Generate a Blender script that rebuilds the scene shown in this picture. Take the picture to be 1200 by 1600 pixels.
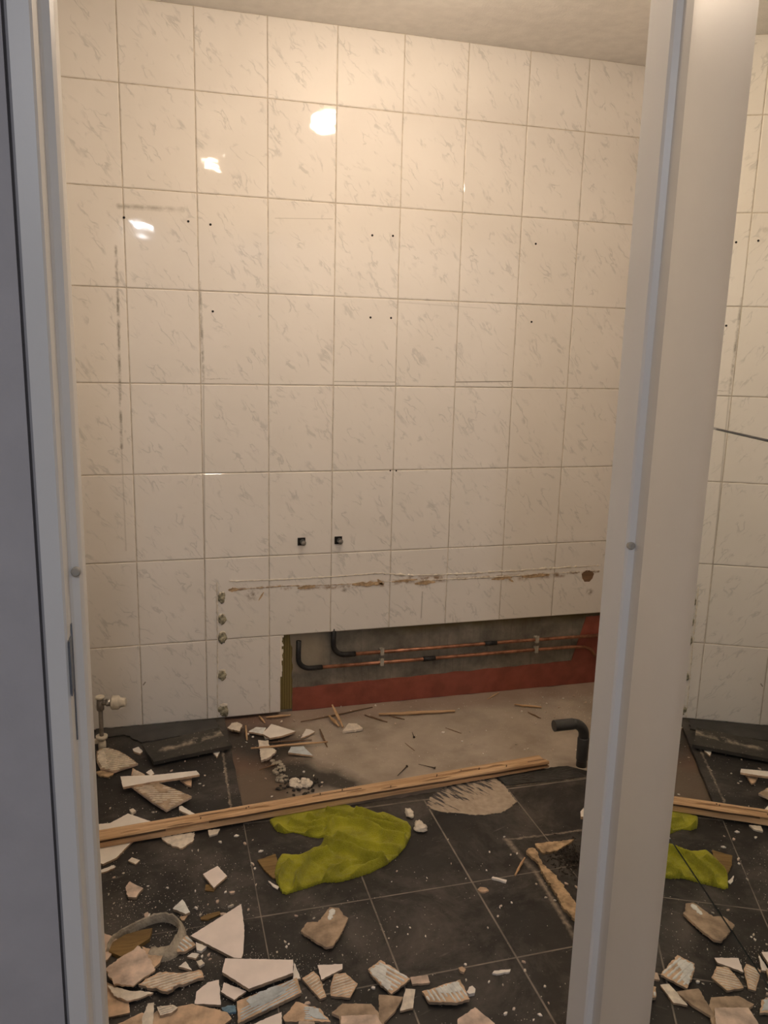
import bpy, bmesh, math, random
from mathutils import Vector, Matrix, noise
for o in list(bpy.data.objects): bpy.data.objects.remove(o)
SC = bpy.context.scene
COL = SC.collection
# ------------------------------------------------------------------ camera
CAMF = 1267.7
CAMC = Vector((0.0853, -3.0998, 1.4938))
CR = Vector((0.96302562, -0.26821844, 0.02530866))
CD = Vector((-0.0302832, -0.20111661, -0.9790991))
CF = Vector((0.26770242, 0.94213109, -0.20180295))
cam = bpy.data.cameras.new('camera'); co = bpy.data.objects.new('camera', cam); COL.objects.link(co)
cam.sensor_fit = 'HORIZONTAL'; cam.sensor_width = 36.0; cam.lens = 36.0 * CAMF / 1200.0
cam.clip_start = 0.02
M = Matrix.Identity(4)
for i in range(3):
    M[i][0] = CR[i]; M[i][1] = -CD[i]; M[i][2] = -CF[i]; M[i][3] = CAMC[i]
co.matrix_world = M
SC.camera = co
# ------------------------------------------------------------------ world, light, exposure
w = bpy.data.worlds.new('world'); SC.world = w; w.use_nodes = True
w.node_tree.nodes['Background'].inputs[0].default_value = (0.55, 0.62, 0.80, 1)
w.node_tree.nodes['Background'].inputs[1].default_value = 0.05
SC.view_settings.view_transform = 'Standard'; SC.view_settings.look = 'None'
SC.view_settings.gamma = 1.0; SC.view_settings.use_curve_mapping = False
SC.view_settings.exposure = 0.0
BULB_STRENGTH = 262.0
BULB_COLOUR = (1.0, 0.80, 0.605)
hl = bpy.data.lights.new('hall_light', 'AREA'); hlo = bpy.data.objects.new('hall_light', hl); COL.objects.link(hlo)
hl.energy = 17.0; hl.size = 0.24; hl.color = (0.93, 0.94, 1.0); hl.shape = 'DISK'
hlo.location = (0.0, -4.35, 2.42); hlo.rotation_euler = (math.radians(28), 0, 0)

TW, TH = 0.25, 0.33356
def ray(u, v): return CR * ((u - 600) / CAMF) + CD * ((v - 800) / CAMF) + CF
def FL(u, v, z=0.0):                 # point of the room at height z
    d = ray(u, v); return CAMC + d * ((z - CAMC.z) / d.z)
def WL(u, v, y=0.0):                 # point of the room at depth y
    d = ray(u, v); return CAMC + d * ((y - CAMC.y) / d.y)

# ------------------------------------------------------------------ material helpers
class NT:
    def __init__(s, name):
        s.m = bpy.data.materials.new(name); s.m.use_nodes = True
        s.t = s.m.node_tree; s.b = s.t.nodes['Principled BSDF']
        s.tc = s.t.nodes.new('ShaderNodeTexCoord')
    def n(s, k, ins=None, **kw):
        x = s.t.nodes.new(k)
        for a, v in kw.items(): setattr(x, a, v)
        for a, v in (ins or {}).items(): s.put(x.inputs[a], v)
        return x
    def put(s, sock, v):
        if hasattr(v, 'is_output') or isinstance(v, bpy.types.NodeSocket): s.t.links.new(v, sock)
        else:
            if sock.type == 'RGBA' and len(v) == 3: v = (*v, 1)
            sock.default_value = v
    def rs(s, vec, deg, scale, loc=(0, 0, 0)):   # turn first, then stretch: x runs along a direction deg below horizontal
        a = s.n('ShaderNodeMapping', {'Vector': vec, 'Rotation': (0, 0, math.radians(deg))}).outputs[0]
        return s.n('ShaderNodeMapping', {'Vector': a, 'Scale': scale, 'Location': loc}).outputs[0]
    def math(s, op, a, b=0.0, c=None, clamp=False):
        d = {0: a, 1: b}
        if c is not None: d[2] = c
        return s.n('ShaderNodeMath', d, operation=op, use_clamp=clamp).outputs[0]
    def vm(s, op, a, b=None):
        d = {0: a}
        if b is not None: d[1] = b
        x = s.n('ShaderNodeVectorMath', d, operation=op)
        return x.outputs['Value'] if op in ('LENGTH', 'DOT_PRODUCT', 'DISTANCE') else x.outputs[0]
    def noise(s, vec, scale, detail=3, rough=.55, dist=0, col=False):
        x = s.n('ShaderNodeTexNoise', {'Vector': vec, 'Scale': scale, 'Detail': detail, 'Roughness': rough, 'Distortion': dist})
        return x.outputs['Color' if col else 0]
    def mr(s, v, a, b, c=0.0, d=1.0, smooth=False):
        x = s.n('ShaderNodeMapRange', {0: v, 1: a, 2: b, 3: c, 4: d})
        x.clamp = True
        if smooth: x.interpolation_type = 'SMOOTHSTEP'
        return x.outputs[0]
    def mix(s, f, a, b):
        x = s.n('ShaderNodeMix', data_type='RGBA')
        s.put(x.inputs[0], f); s.put(x.inputs[6], a); s.put(x.inputs[7], b)
        return x.outputs[2]
    def seg(s, P, a, b, w0, w1):      # 1 on a line from a to b, fading from w0 to w1
        a = Vector(a); b = Vector(b); ba = b - a
        pa = s.vm('SUBTRACT', P, tuple(a))
        h = s.math('DIVIDE', s.vm('DOT_PRODUCT', pa, tuple(ba)), ba.dot(ba), clamp=True)
        sc = s.n('ShaderNodeVectorMath', {0: tuple(ba), 'Scale': h}, operation='SCALE').outputs[0]
        d = s.vm('LENGTH', s.vm('SUBTRACT', pa, sc))
        return s.mr(d, w1, w0)
    def bump(s, h, strength=.3, dist=.002, nrm=None):
        d = {'Strength': strength, 'Distance': dist, 'Height': h}
        if nrm is not None: d['Normal'] = nrm
        return s.n('ShaderNodeBump', d).outputs[0]
    def done(s, col=None, rough=None, nrm=None, metal=None, **kw):
        if col is not None: s.put(s.b.inputs['Base Color'], col)
        if rough is not None: s.put(s.b.inputs['Roughness'], rough)
        if nrm is not None: s.put(s.b.inputs['Normal'], nrm)
        if metal is not None: s.put(s.b.inputs['Metallic'], metal)
        for k, v in kw.items(): s.put(s.b.inputs[k], v)
        return s.m
def mat(name, c, rough=.6, var=.15, scale=30, bump=.15, metal=0.0, bscale=None, bd=.002, **kw):
    t = NT(name); P = t.tc.outputs['Object']
    f = t.noise(P, scale, 5)
    c2 = tuple(x * (1 - var) for x in c); c1 = tuple(min(1, x * (1 + var * .6)) for x in c)
    col = t.mix(t.mr(f, .35, .65), c2, c1)
    nb = t.bump(t.noise(P, bscale or scale * 4, 4), bump, bd)
    return t.done(col, rough, nb, metal, **kw)

MT = {}
# glazed wall tile: pale cream with short grey diagonal marble veins
def tile_material():
    t = NT('marbled_wall_tile')
    uv = t.n('ShaderNodeUVMap', uv_map='tile').outputs[0]
    wob = t.noise(uv, 9, 3, .6, 0, True)
    P = t.vm('ADD', uv, t.vm('MULTIPLY', t.vm('SUBTRACT', wob, (.5, .5, .5)), (.05, .05, 0)))
    v1 = t.noise(t.rs(P, 50, (11, 30, 1)), 1.0, 3, .5, .5)
    patch = t.mr(t.noise(t.rs(uv, 50, (10, 20, 1)), 1.0, 2, .5), .50, .62)
    line = t.mr(t.math('ABSOLUTE', t.math('SUBTRACT', v1, .5)), .045, .0, smooth=True)
    fl = t.math('MULTIPLY', line, patch)
    v2 = t.mr(t.noise(t.rs(P, 46, (15, 50, 1), (3, 7, 1)), 1.0, 3, .55, .3), .58, .74)
    fl2 = t.math('MULTIPLY', v2, t.mr(t.noise(uv, 8, 2), .50, .64))
    col = t.mix(t.mr(t.noise(uv, 4, 3), .3, .7), (.79, .76, .72), (.83, .80, .765))
    col = t.mix(t.math('MULTIPLY', fl, .48), col, (.47, .47, .45))
    col = t.mix(t.math('MULTIPLY', fl2, .32), col, (.53, .52, .50))
    # dirt streaks where fittings and a partition used to stand
    O = t.tc.outputs['Object']
    On = t.vm('ADD', O, t.vm('MULTIPLY', t.vm('SUBTRACT', t.noise(O, 60, 4, .6, 0, True), (.5, .5, .5)), (.009, 0, .009)))
    br = t.mr(t.noise(O, 26, 4, .6), .36, .58)
    def W(u, v): p = WL(u, v); return (p.x, 0, p.z)
    for a, b, w0, w1, k, keep in [((181, 385), (184, 470), .0, .007, .7, 1), ((184, 470), (190, 700), .0, .007, .85, 1), ((190, 700), (197, 860), .001, .004, .25, 0),
                            ((186, 322), (285, 328), .0, .012, .55, 1), ((312, 440), (318, 595), .0, .008, .8, 1), ((318, 600), (321, 1000), .0005, .004, .42, 0),
                            ((521, 596), (617, 597), .0005, .003, .5, 0), ((712, 597), (800, 596), .0012, .003, .75, 0), ((620, 472), (760, 482), .0005, .003, .2, 0),
                            ((318, 592), (360, 592), .0005, .0025, .5, 1), ((430, 341), (520, 342), .0005, .0025, .3, 0), ((660, 925), (658, 965), .0005, .004, .5, 0),
                            ((224, 1070), (227, 1066), .0015, .003, .8, 0)]:
        sg = t.seg(On if keep else O, W(*a), W(*b), w0, w1)
        if keep: sg = t.math('MULTIPLY', sg, br)
        col = t.mix(t.math('MULTIPLY', sg, k), col, (.20, .18, .14))
    # brown staining left by the removed surround
    st = None
    for a, b, w1 in [((358, 922), (440, 916), .008), ((440, 921), (600, 914), .010), ((560, 913), (700, 905), .015), ((700, 905), (935, 893), .009), ((640, 905), (690, 902), .02), ((812, 903), (880, 898), .016)]:
        sg = t.seg(On, W(*a), W(*b), .001, w1); st = sg if st is None else t.math('MAXIMUM', st, sg)
    st = t.math('MULTIPLY', st, t.mr(t.noise(O, 22, 4, .6), .42, .56))
    col = t.mix(t.math('MULTIPLY', st, .9), col, (.27, .165, .085))
    spot = None
    for u, v, r in [(392, 930, .030), (660, 911, .028), (536, 922, .012), (920, 925, .02)]:
        sg = t.seg(On, W(u, v), W(u + 3, v), .001, r); spot = sg if spot is None else t.math('MAXIMUM', spot, sg)
    spot = t.math('MULTIPLY', spot, t.mr(t.noise(O, 70, 4, .6), .40, .60))
    col = t.mix(t.math('MULTIPLY', spot, .8), col, (.16, .11, .06))
    h = t.noise(uv, 6.5, 2, .45)
    nb = t.bump(h, .32, .0055)
    return t.done(col, .045, nb, None, **{'Specular IOR Level': .5})
MT['tile'] = tile_material()
MT['grout'] = mat('tile_grout', (.56, .50, .42), .8, .25, 25, .2)
MT['paint'] = mat('white_gloss_paint', (.74, .73, .71), .38, .02, 6, .03)
MT['door'] = mat('cream_door_paint', (.76, .735, .69), .42, .02, 6, .03)
MT['hallwall'] = mat('grey_hall_paint', (.47, .455, .47), .8, .05, 12, .15, bscale=120)
MT['ceil'] = mat('ceiling_plaster', (.86, .83, .79), .9, .05, 20, .45, bscale=160)
MT['mirror'] = NT('mirror_glass').done((.90, .915, .88), .004, None, 1.0)
MT['mirror_edge'] = mat('mirror_dark_edge', (.05, .065, .06), .4, .1)
MT['biscuit'] = mat('tile_biscuit', (.60, .43, .29), .85, .32, 30, .4, bscale=300, bd=.001)
MT['biscuit_dark'] = mat('tile_biscuit_dusty', (.40, .30, .21), .9, .38, 28, .5, bscale=260, bd=.001)
MT['biscuit_pink'] = mat('tile_biscuit_pink', (.66, .52, .42), .85, .38, 22, .7, bscale=260, bd=.001)
MT['glaze'] = mat('shard_glaze', (.90, .80, .74), .22, .06, 18, .03)
MT['glaze_w'] = mat('shard_glaze_white', (.90, .84, .76), .3, .06, 22, .05)
MT['adhesive'] = mat('pale_tile_adhesive', (.74, .75, .72), .9, .18, 60, .5, bscale=300, bd=.001)
MT['adhesive_blue'] = mat('bluish_tile_adhesive', (.58, .63, .65), .9, .15, 60, .5, bscale=300, bd=.001)
MT['adhesive_cream'] = mat('cream_tile_adhesive', (.76, .68, .57), .9, .2, 60, .5, bscale=300, bd=.001)
MT['plaster'] = mat('plaster_lump', (.76, .68, .57), .95, .15, 60, .6, bscale=220)
MT['blacktile'] = mat('black_tile_body', (.045, .043, .04), .55, .3, 14, .2)
MT['copper'] = mat('aged_copper', (.42, .20, .12), .42, .45, 28, .25, .75)
MT['rubber'] = mat('black_pipe_sleeve', (.012, .012, .013), .5, .3, 50, .3)
MT['plasticgrey'] = mat('grey_drain_plastic', (.055, .057, .058), .42, .15, 20, .1)
MT['clip'] = mat('pale_pipe_clip', (.42, .39, .32), .6, .2, 60, .2)
MT['white_plastic'] = mat('aged_white_plastic', (.72, .66, .55), .4, .12, 60, .1)
MT['chrome'] = mat('dull_chrome', (.55, .53, .50), .28, .3, 50, .2, .95)
MT['steelpipe'] = mat('painted_steel_pipe', (.22, .19, .16), .5, .3, 50, .2)
MT['black'] = mat('black_hole', (.008, .007, .006), .9, .2, 60, .2)
MT['steel'] = mat('strike_steel', (.22, .24, .27), .38, .2, 60, .1, .8)
MT['bumper'] = mat('grey_rubber_bumper', (.36, .34, .30), .6, .1, 60, .1)
MT['silicone'] = mat('old_silicone', (.78, .72, .62), .5, .2, 50, .4, bscale=160)
MT['olive'] = None
MT['nail'] = mat('rusty_nail', (.10, .07, .05), .6, .3, 80, .3, .5)
MT['mouldy'] = mat('mouldy_mortar_dab', (.42, .39, .28), .95, .6, 90, .9, bscale=200, bd=.004)
MT['bulb'] = NT('warm_spiral_bulb').done((.9, .85, .75), .3, None, None, **{'Emission Color': BULB_COLOUR, 'Emission Strength': BULB_STRENGTH})

MT['bulb_dim'] = NT('weaker_spiral_bulb').done((.9, .85, .75), .3, None, None, **{'Emission Color': BULB_COLOUR, 'Emission Strength': BULB_STRENGTH * .32})

def floor_material():
    t = NT('dusty_black_floor_tile'); O = t.tc.outputs['Object']
    sep = t.n('ShaderNodeSeparateXYZ', {0: O})
    base = t.mix(t.mr(t.noise(O, 5, 4), .3, .7), (.017, .016, .0155), (.036, .033, .030))
    dust = t.mr(t.noise(O, 4.6, 9, .72, .4), .47, .70)
    col = t.mix(t.math('MULTIPLY', dust, .40), base, (.22, .19, .165))
    scr = t.mr(t.noise(t.rs(O, -14, (9, 60, 1)), 1.3, 5, .7), .60, .74)
    scr = t.math('MULTIPLY', scr, t.mr(t.noise(O, 7, 3), .45, .62))
    col = t.mix(t.math('MULTIPLY', scr, .45), col, (.34, .30, .26))
    sp = t.n('ShaderNodeTexVoronoi', {'Vector': O, 'Scale': 95, 'Randomness': 1.0})
    spk = t.mr(sp.outputs['Distance'], .17, .07)
    spk = t.math('MULTIPLY', spk, t.mr(t.noise(O, 11, 4, .65), .50, .60))
    left = t.mr(sep.outputs[0], .95, .2, .25, 1.0)
    spk = t.math('MULTIPLY', spk, left)
    col = t.mix(t.math('MULTIPLY', spk, .75), col, (.58, .52, .45))
    g = None
    for a, b, w0, w1 in [((.915, -.76), (.915, -1.95), .0016, .0032), ((.615, -1.06), (.615, -1.95), .0014, .0028), ((.315, -.76), (.315, -1.95), .0006, .0022),
                 ((1.22, -.76), (1.22, -1.2), .0012, .0026), ((.3, -1.2), (1.45, -1.2), .0012, .0026), ((.40, -1.499), (1.3, -1.499), .0012, .0028),
                 ((-.25, -1.2), (.3, -1.2), .0003, .0016), ((.32, -.762), (1.9, -.762), .002, .0045), ((1.22, -1.2), (1.22, -1.95), .0003, .0016)]:
        sg = t.seg(O, (*a, 0), (*b, 0), w0, w1); g = sg if g is None else t.math('MAXIMUM', g, sg)
    gm = t.math('MULTIPLY', g, t.mr(t.noise(O, 14, 3), .30, .62, .35, .95))
    col = t.mix(gm, col, (.26, .225, .185))
    On = t.vm('ADD', O, t.vm('MULTIPLY', t.vm('SUBTRACT', t.noise(O, 55, 4, .6, 0, True), (.5, .5, .5)), (.02, .02, 0)))
    g2 = None
    for a, b, w1 in [((1.092, -1.035), (1.40, -1.045), .0065), ((1.094, -1.035), (1.112, -1.20), .013), ((1.112, -1.20), (1.09, -1.50), .010), ((.288, -.27), (.283, -.70), .006), ((1.0,-.742),(1.53,-.752),.006)]:
        sg = t.seg(On, (*a, 0), (*b, 0), .001, w1); g2 = sg if g2 is None else t.math('MAXIMUM', g2, sg)
    g2 = t.math('MULTIPLY', g2, t.mr(t.noise(O, 30, 4), .35, .6, .25, .9))
    col = t.mix(g2, col, (.33, .275, .215))
    ro = t.mr(t.noise(O, 6, 5), .3, .7, .42, .72)
    hb = t.math('ADD', t.math('MULTIPLY', g, -1.0), t.math('MULTIPLY', t.noise(O, 90, 4), .5))
    return t.done(col, ro, t.bump(hb, .35, .0015), None, **{'Specular IOR Level': .32})
MT['floor'] = floor_material()

def concrete_material():
    t = NT('bare_concrete_screed'); O = t.tc.outputs['Object']
    sep = t.n('ShaderNodeSeparateXYZ', {0: O})
    On = t.vm('ADD', O, t.vm('MULTIPLY', t.vm('SUBTRACT', t.noise(O, 7, 4, .6, 0, True), (.5, .5, .5)), (.12, .12, 0)))
    sn = t.n('ShaderNodeSeparateXYZ', {0: On})
    col = t.mix(t.mr(t.noise(O, 6, 6, .6), .3, .7), (.34, .285, .225), (.47, .405, .33))
    dk = t.mr(t.noise(O, 3.2, 5, .6), .52, .70)
    col = t.mix(t.math('MULTIPLY', dk, .55), col, (.20, .16, .12))
    wet = t.mr(sn.outputs[0], .60, .46)                      # smooth brown levelling compound at the left
    col = t.mix(wet, col, (.135, .098, .066))
    red = t.math('MULTIPLY', t.mr(sn.outputs[0], .60, .46), t.mr(sn.outputs[1], -.46, -.36))
    col = t.mix(t.math('MULTIPLY', red, .6), col, (.16, .085, .055))
    soot = t.seg(On, (.35, -.12, 0), (.47, -.26, 0), .06, .17)
    soot2 = t.seg(On, (.52, -.44, 0), (.68, -.58, 0), .04, .11)
    so = t.math('MAXIMUM', soot, soot2)
    col = t.mix(t.math('MULTIPLY', so, .92), col, (.028, .024, .019))
    pk = t.mr(sn.outputs[1], -.14, -.06)
    col = t.mix(t.math('MULTIPLY', pk, .5), col, (.25, .165, .125))
    sp = t.n('ShaderNodeTexVoronoi', {'Vector': O, 'Scale': 85})
    spk = t.math('MULTIPLY', t.mr(sp.outputs['Distance'], .15, .08), t.mr(t.noise(O, 8, 3), .5, .6))
    col = t.mix(t.math('MULTIPLY', spk, .7), col, (.62, .55, .46))
    return t.done(col, t.mr(wet, 0, 1, .85, .5), t.bump(t.noise(O, 45, 6, .65), .35, .004))
MT['concrete'] = concrete_material()

def substrate_material():
    t = NT('stripped_wall_substrate'); O = t.tc.outputs['Object']
    On = t.vm('ADD', O, t.vm('MULTIPLY', t.vm('SUBTRACT', t.noise(O, 9, 5, .6, 0, True), (.5, .5, .5)), (.07, 0, .05)))
    sn = t.n('ShaderNodeSeparateXYZ', {0: On}); so = t.n('ShaderNodeSeparateXYZ', {0: O})
    col = t.mix(t.mr(t.noise(O, 11, 6, .65), .32, .68), (.115, .105, .085), (.27, .245, .20))
    mp = t.n('ShaderNodeMapping', {'Vector': O, 'Scale': (60, 1, 4)})
    col = t.mix(t.math('MULTIPLY', t.mr(t.noise(mp.outputs[0], 1, 4, .6), .55, .75), .5), col, (.055, .05, .045))
    bl = t.math('MULTIPLY', t.mr(sn.outputs[0], .76, .70), t.mr(sn.outputs[2], .15, .17))
    col = t.mix(t.math('MULTIPLY', bl, .75), col, (.33, .285, .215))
    ol = t.mr(sn.outputs[2], .285, .325)
    ol = t.math('MULTIPLY', ol, t.mr(sn.outputs[0], .85, 1.1))
    col = t.mix(t.math('MULTIPLY', ol, .85), col, (.115, .088, .025))
    return t.done(col, .85, t.bump(t.noise(O, 40, 6, .65), .5, .004))
MT['substrate'] = substrate_material()
def comb_material():
    t = NT('olive_combed_adhesive'); O = t.tc.outputs['Object']
    sx = t.n('ShaderNodeSeparateXYZ', {0: O})
    wv = t.math('SINE', t.math('MULTIPLY', sx.outputs[0], 620.0))
    col = t.mix(t.mr(wv, -1, 1), (.13, .10, .028), (.225, .175, .06))
    return t.done(col, .6, t.bump(wv, .5, .002))
MT['olive'] = comb_material()
MT['redcoat'] = mat('red_waterproof_coating', (.27, .075, .05), .50, .22, 16, .3, bscale=60)
MT['membrane_pink'] = mat('dusty_red_coating', (.25, .12, .09), .8, .3, 16, .3, bscale=60)

def wood_material(name, c1, c2, sc=1.0, ang=0.0):
    t = NT(name); O = t.tc.outputs['Object']
    mp = t.n('ShaderNodeMapping', {'Vector': O, 'Rotation': (0, 0, ang), 'Scale': (2.2 * sc, 42 * sc, 42 * sc)})
    f = t.noise(mp.outputs[0], 1.6, 6, .6, .8)
    col = t.mix(t.mr(f, .32, .68), c1, c2)
    f2 = t.mr(t.noise(mp.outputs[0], 5, 4, .7), .60, .75)
    col = t.mix(t.math('MULTIPLY', f2, .7), col, tuple(x * .30 for x in c1))
    return t.done(col, .75, t.bump(f, .5, .003))
MT['pine'] = wood_material('splintered_pine', (.42, .25, .125), (.74, .51, .30))
MT['pine_dark'] = wood_material('dark_wood_and_crack_shade', (.13, .075, .04), (.24, .14, .075))  # own tone of the brown splinters; painted crack shade on the timber
MT['wood_brown'] = wood_material('brown_ribbed_board', (.13, .075, .022), (.26, .165, .055), .9, 1.2)
MT['chip'] = mat('torn_chipboard', (.50, .36, .22), .9, .45, 45, .8, bscale=150, bd=.004)
MT['ash'] = mat('dark_shavings', (.05, .042, .035), .9, .6, 120, .8)

def towel_material():
    t = NT('lime_terry_cloth'); O = t.tc.outputs['Object']
    col = t.mix(t.mr(t.noise(O, 14, 5), .3, .7), (.22, .22, .006), (.44, .43, .018))
    col = t.mix(t.math('MULTIPLY', t.mr(t.noise(O, 420, 2), .45, .7), .35), col, (.56, .54, .08))
    col = t.mix(t.math('MULTIPLY', t.mr(t.noise(O, 9, 5, .7), .60, .72), .35), col, (.26, .22, .06))
    h = t.math('ADD', t.noise(O, 380, 3), t.math('MULTIPLY', t.noise(O, 90, 3), .6))
    return t.done(col, .95, t.bump(h, .9, .004), None, **{'Sheen Weight': .08, 'Sheen Roughness': .5})
MT['towel'] = towel_material()

# ------------------------------------------------------------------ object helpers
def link(name, bm, mats, parent=None, loc=None, smooth=False):
    me = bpy.data.meshes.new(name); bm.to_mesh(me); bm.free()
    for m in (mats if isinstance(mats, (list, tuple)) else [mats]): me.materials.append(MT[m])
    o = bpy.data.objects.new(name, me); COL.objects.link(o)
    if smooth:
        for p in me.polygons: p.use_smooth = True
    if parent: o.parent = parent
    if loc is not None: o.location = loc
    return o
def tag(o, label=None, cat=None, group=None, kind=None):
    if label: o['label'] = label
    if cat: o['category'] = cat
    if group: o['group'] = group
    if kind: o['kind'] = kind
    return o
def empty(name, loc, label=None, cat=None, group=None, kind=None, rz=0):
    o = bpy.data.objects.new(name, None); COL.objects.link(o); o.location = loc; o.rotation_euler = (0, 0, rz); o.empty_display_size = .05
    return tag(o, label, cat, group, kind)
def box(bm, x0, x1, y0, y1, z0, z1, mi=0, bev=0.0):
    vs = [bm.verts.new(p) for p in ((x0, y0, z0), (x1, y0, z0), (x1, y1, z0), (x0, y1, z0), (x0, y0, z1), (x1, y0, z1), (x1, y1, z1), (x0, y1, z1))]
    fs = [bm.faces.new([vs[i] for i in q]) for q in ((3, 2, 1, 0), (4, 5, 6, 7), (0, 1, 5, 4), (1, 2, 6, 5), (2, 3, 7, 6), (3, 0, 4, 7))]
    for f in fs: f.material_index = mi
    if bev:
        es = list({e for f in fs for e in f.edges})
        r = bmesh.ops.bevel(bm, geom=es, offset=bev, segments=2, affect='EDGES', profile=.6)
        for f in r['faces']: f.material_index = mi
    return vs
def tube(bm, pts, r, n=14, mi=0, cap=True, hollow=False):
    pts = [Vector(p) for p in pts]; rings = []
    rr = r if isinstance(r, (list, tuple)) else [r] * len(pts)
    up = Vector((0, 0, 1)); prev = None
    for i, p in enumerate(pts):
        d = (pts[min(i + 1, len(pts) - 1)] - pts[max(i - 1, 0)]).normalized()
        if prev is None:
            a = d.cross(up)
            if a.length < .05: a = d.cross(Vector((1, 0, 0)))
        else: a = prev - d * prev.dot(d)
        a.normalize(); b = d.cross(a); prev = a
        rings.append([bm.verts.new(p + (a * math.cos(2 * math.pi * k / n) + b * math.sin(2 * math.pi * k / n)) * rr[i]) for k in range(n)])
    for i in range(len(rings) - 1):
        for k in range(n):
            f = bm.faces.new((rings[i][k], rings[i][(k + 1) % n], rings[i + 1][(k + 1) % n], rings[i + 1][k])); f.smooth = True; f.material_index = mi
    if cap:
        for rg in (rings[0][::-1], rings[-1]):
            f = bm.faces.new(rg); f.material_index = mi
    return rings
def arc(c, r, a0, a1, n, ax1, ax2):
    c = Vector(c); ax1 = Vector(ax1); ax2 = Vector(ax2)
    return [c + ax1 * (r * math.cos(a0 + (a1 - a0) * i / n)) + ax2 * (r * math.sin(a0 + (a1 - a0) * i / n)) for i in range(n + 1)]
def fixn(bm): bmesh.ops.recalc_face_normals(bm, faces=bm.faces[:])

# ================================================================== the room
YF0, YF1 = -1.975, -1.865            # hall face and bathroom face of the door wall
RX0, RX1 = -0.27, 2.02
CH = 2.60
CUTX = .545
rng = random.Random(5)
def tiled(name, origin, ux, nrm, L, H, skip=None, phase=0.0):
    """a tiled wall: every tile a slightly tilted bevelled plate on a grout bed; one mesh"""
    bm = bmesh.new(); uvl = bm.loops.layers.uv.new('tile')
    ux = Vector(ux); nrm = Vector(nrm); O = Vector(origin); uz = Vector((0, 0, 1))
    i0 = int(math.floor((0 - phase) / TW)) - 1
    for i in range(i0, i0 + int(L / TW) + 4):
        for j in range(-1, 9):
            a0 = max(0, phase + i * TW); a1 = min(L, phase + (i + 1) * TW)
            b0 = max(0, j * TH); b1 = min(H, (j + 1) * TH)
            if a1 - a0 < .01 or b1 - b0 < .01: continue
            rects = [(a0, a1, b0, b1)]
            if skip: rects = skip(a0, a1, b0, b1)
            tx = rng.gauss(0, .0014); tz = rng.gauss(0, .0014); ou, ov = rng.random() * 9, rng.random() * 9
            for (p0, p1, q0, q1) in rects:
                g = .0018; bv = .0024
                cx, cz = (p0 + p1) / 2, (q0 + q1) / 2
                def P(a, b, h):
                    hh = h + (a - cx) * tx + (b - cz) * tz
                    return O + ux * a + uz * b + nrm * hh
                out = [(p0 + g, q0 + g), (p1 - g, q0 + g), (p1 - g, q1 - g), (p0 + g, q1 - g)]
                inn = [(p0 + g + bv, q0 + g + bv), (p1 - g - bv, q0 + g + bv), (p1 - g - bv, q1 - g - bv), (p0 + g + bv, q1 - g - bv)]
                lo = [bm.verts.new(P(a, b, -.008)) for a, b in out]
                mi_ = [bm.verts.new(P(a, b, -.0012)) for a, b in out]
                hi = [bm.verts.new(P(a, b, 0)) for a, b in inn]
                fs = [(bm.faces.new(hi), inn)]
                for k in range(4):
                    k2 = (k + 1) % 4
                    fs.append((bm.faces.new((mi_[k], mi_[k2], hi[k2], hi[k])), None)); fs.append((bm.faces.new((lo[k], lo[k2], mi_[k2], mi_[k])), None))
                for f, _ in fs:
                    for lp in f.loops:
                        q = lp.vert.co - O
                        lp[uvl].uv = (q.dot(ux) - a0 + ou, q.z - b0 + ov)
    return bm
def skip_back(a0, a1, b0, b1):
    cx = CUTX - RX0
    if b0 > .30 or a1 <= cx: return [(a0, a1, b0, b1)]
    if a0 >= cx: return []
    return [(a0, cx, b0, b1)]
bm = tiled('wall_back', (RX0, 0, 0), (1, 0, 0), (0, -1, 0), RX1 - RX0, CH, skip_back, phase=-RX0 - 2 * TW)
fixn(bm)
box(bm, RX0, RX1, .0022, .028, TH, CH, 1); box(bm, RX0, CUTX, .0022, .028, 0, TH, 1)
box(bm, RX0 - .1, RX1 + .1, .028, .14, -.08, CH, 2)
wall_back = tag(link('wall_back', bm, ['tile', 'grout', 'substrate']), kind='structure')
# membranes in the opened strip (they belong to the wall)
bm = bmesh.new()
def ragged_strip(bm, x0, x1, zt, zb, y, th, n=60, amp=.006, seed=1):
    top = []; bot = []
    for i in range(n + 1):
        x = x0 + (x1 - x0) * i / n
        z = zt(x) + (noise.noise(Vector((x * 14, seed, 0))) * amp + noise.noise(Vector((x * 70, seed, 3))) * amp * .35)
        top.append((x, z)); bot.append((x, zb))
    for i in range(n):
        q = [(top[i][0], y - th, bot[i][1]), (top[i + 1][0], y - th, bot[i + 1][1]), (top[i + 1][0], y - th, top[i + 1][1]), (top[i][0], y - th, top[i][1])]
        vs = [bm.verts.new(p) for p in q] + [bm.verts.new((top[i + 1][0], y, top[i + 1][1])), bm.verts.new((top[i][0], y, top[i][1]))]
        bm.faces.new(vs[:4]); bm.faces.new((vs[3], vs[2], vs[4], vs[5]))
ragged_strip(bm, .598, 1.90, lambda x: .090 + .010 * (x - .6), -.012, .028, .003)
ragged_strip(bm, 1.86, RX1, lambda x: .10 + .21 * min(1, max(0, (x - 1.88) / .06)), -.012, .0278, .004, 30, .01, 4)
fixn(bm)
for f in bm.faces:
    if f.normal.y > .5: f.normal_flip()
tag(link('red_coating', bm, 'redcoat', wall_back), 'dark red waterproof coating at the foot of the opened wall')
bm = bmesh.new()
N = 26
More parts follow.
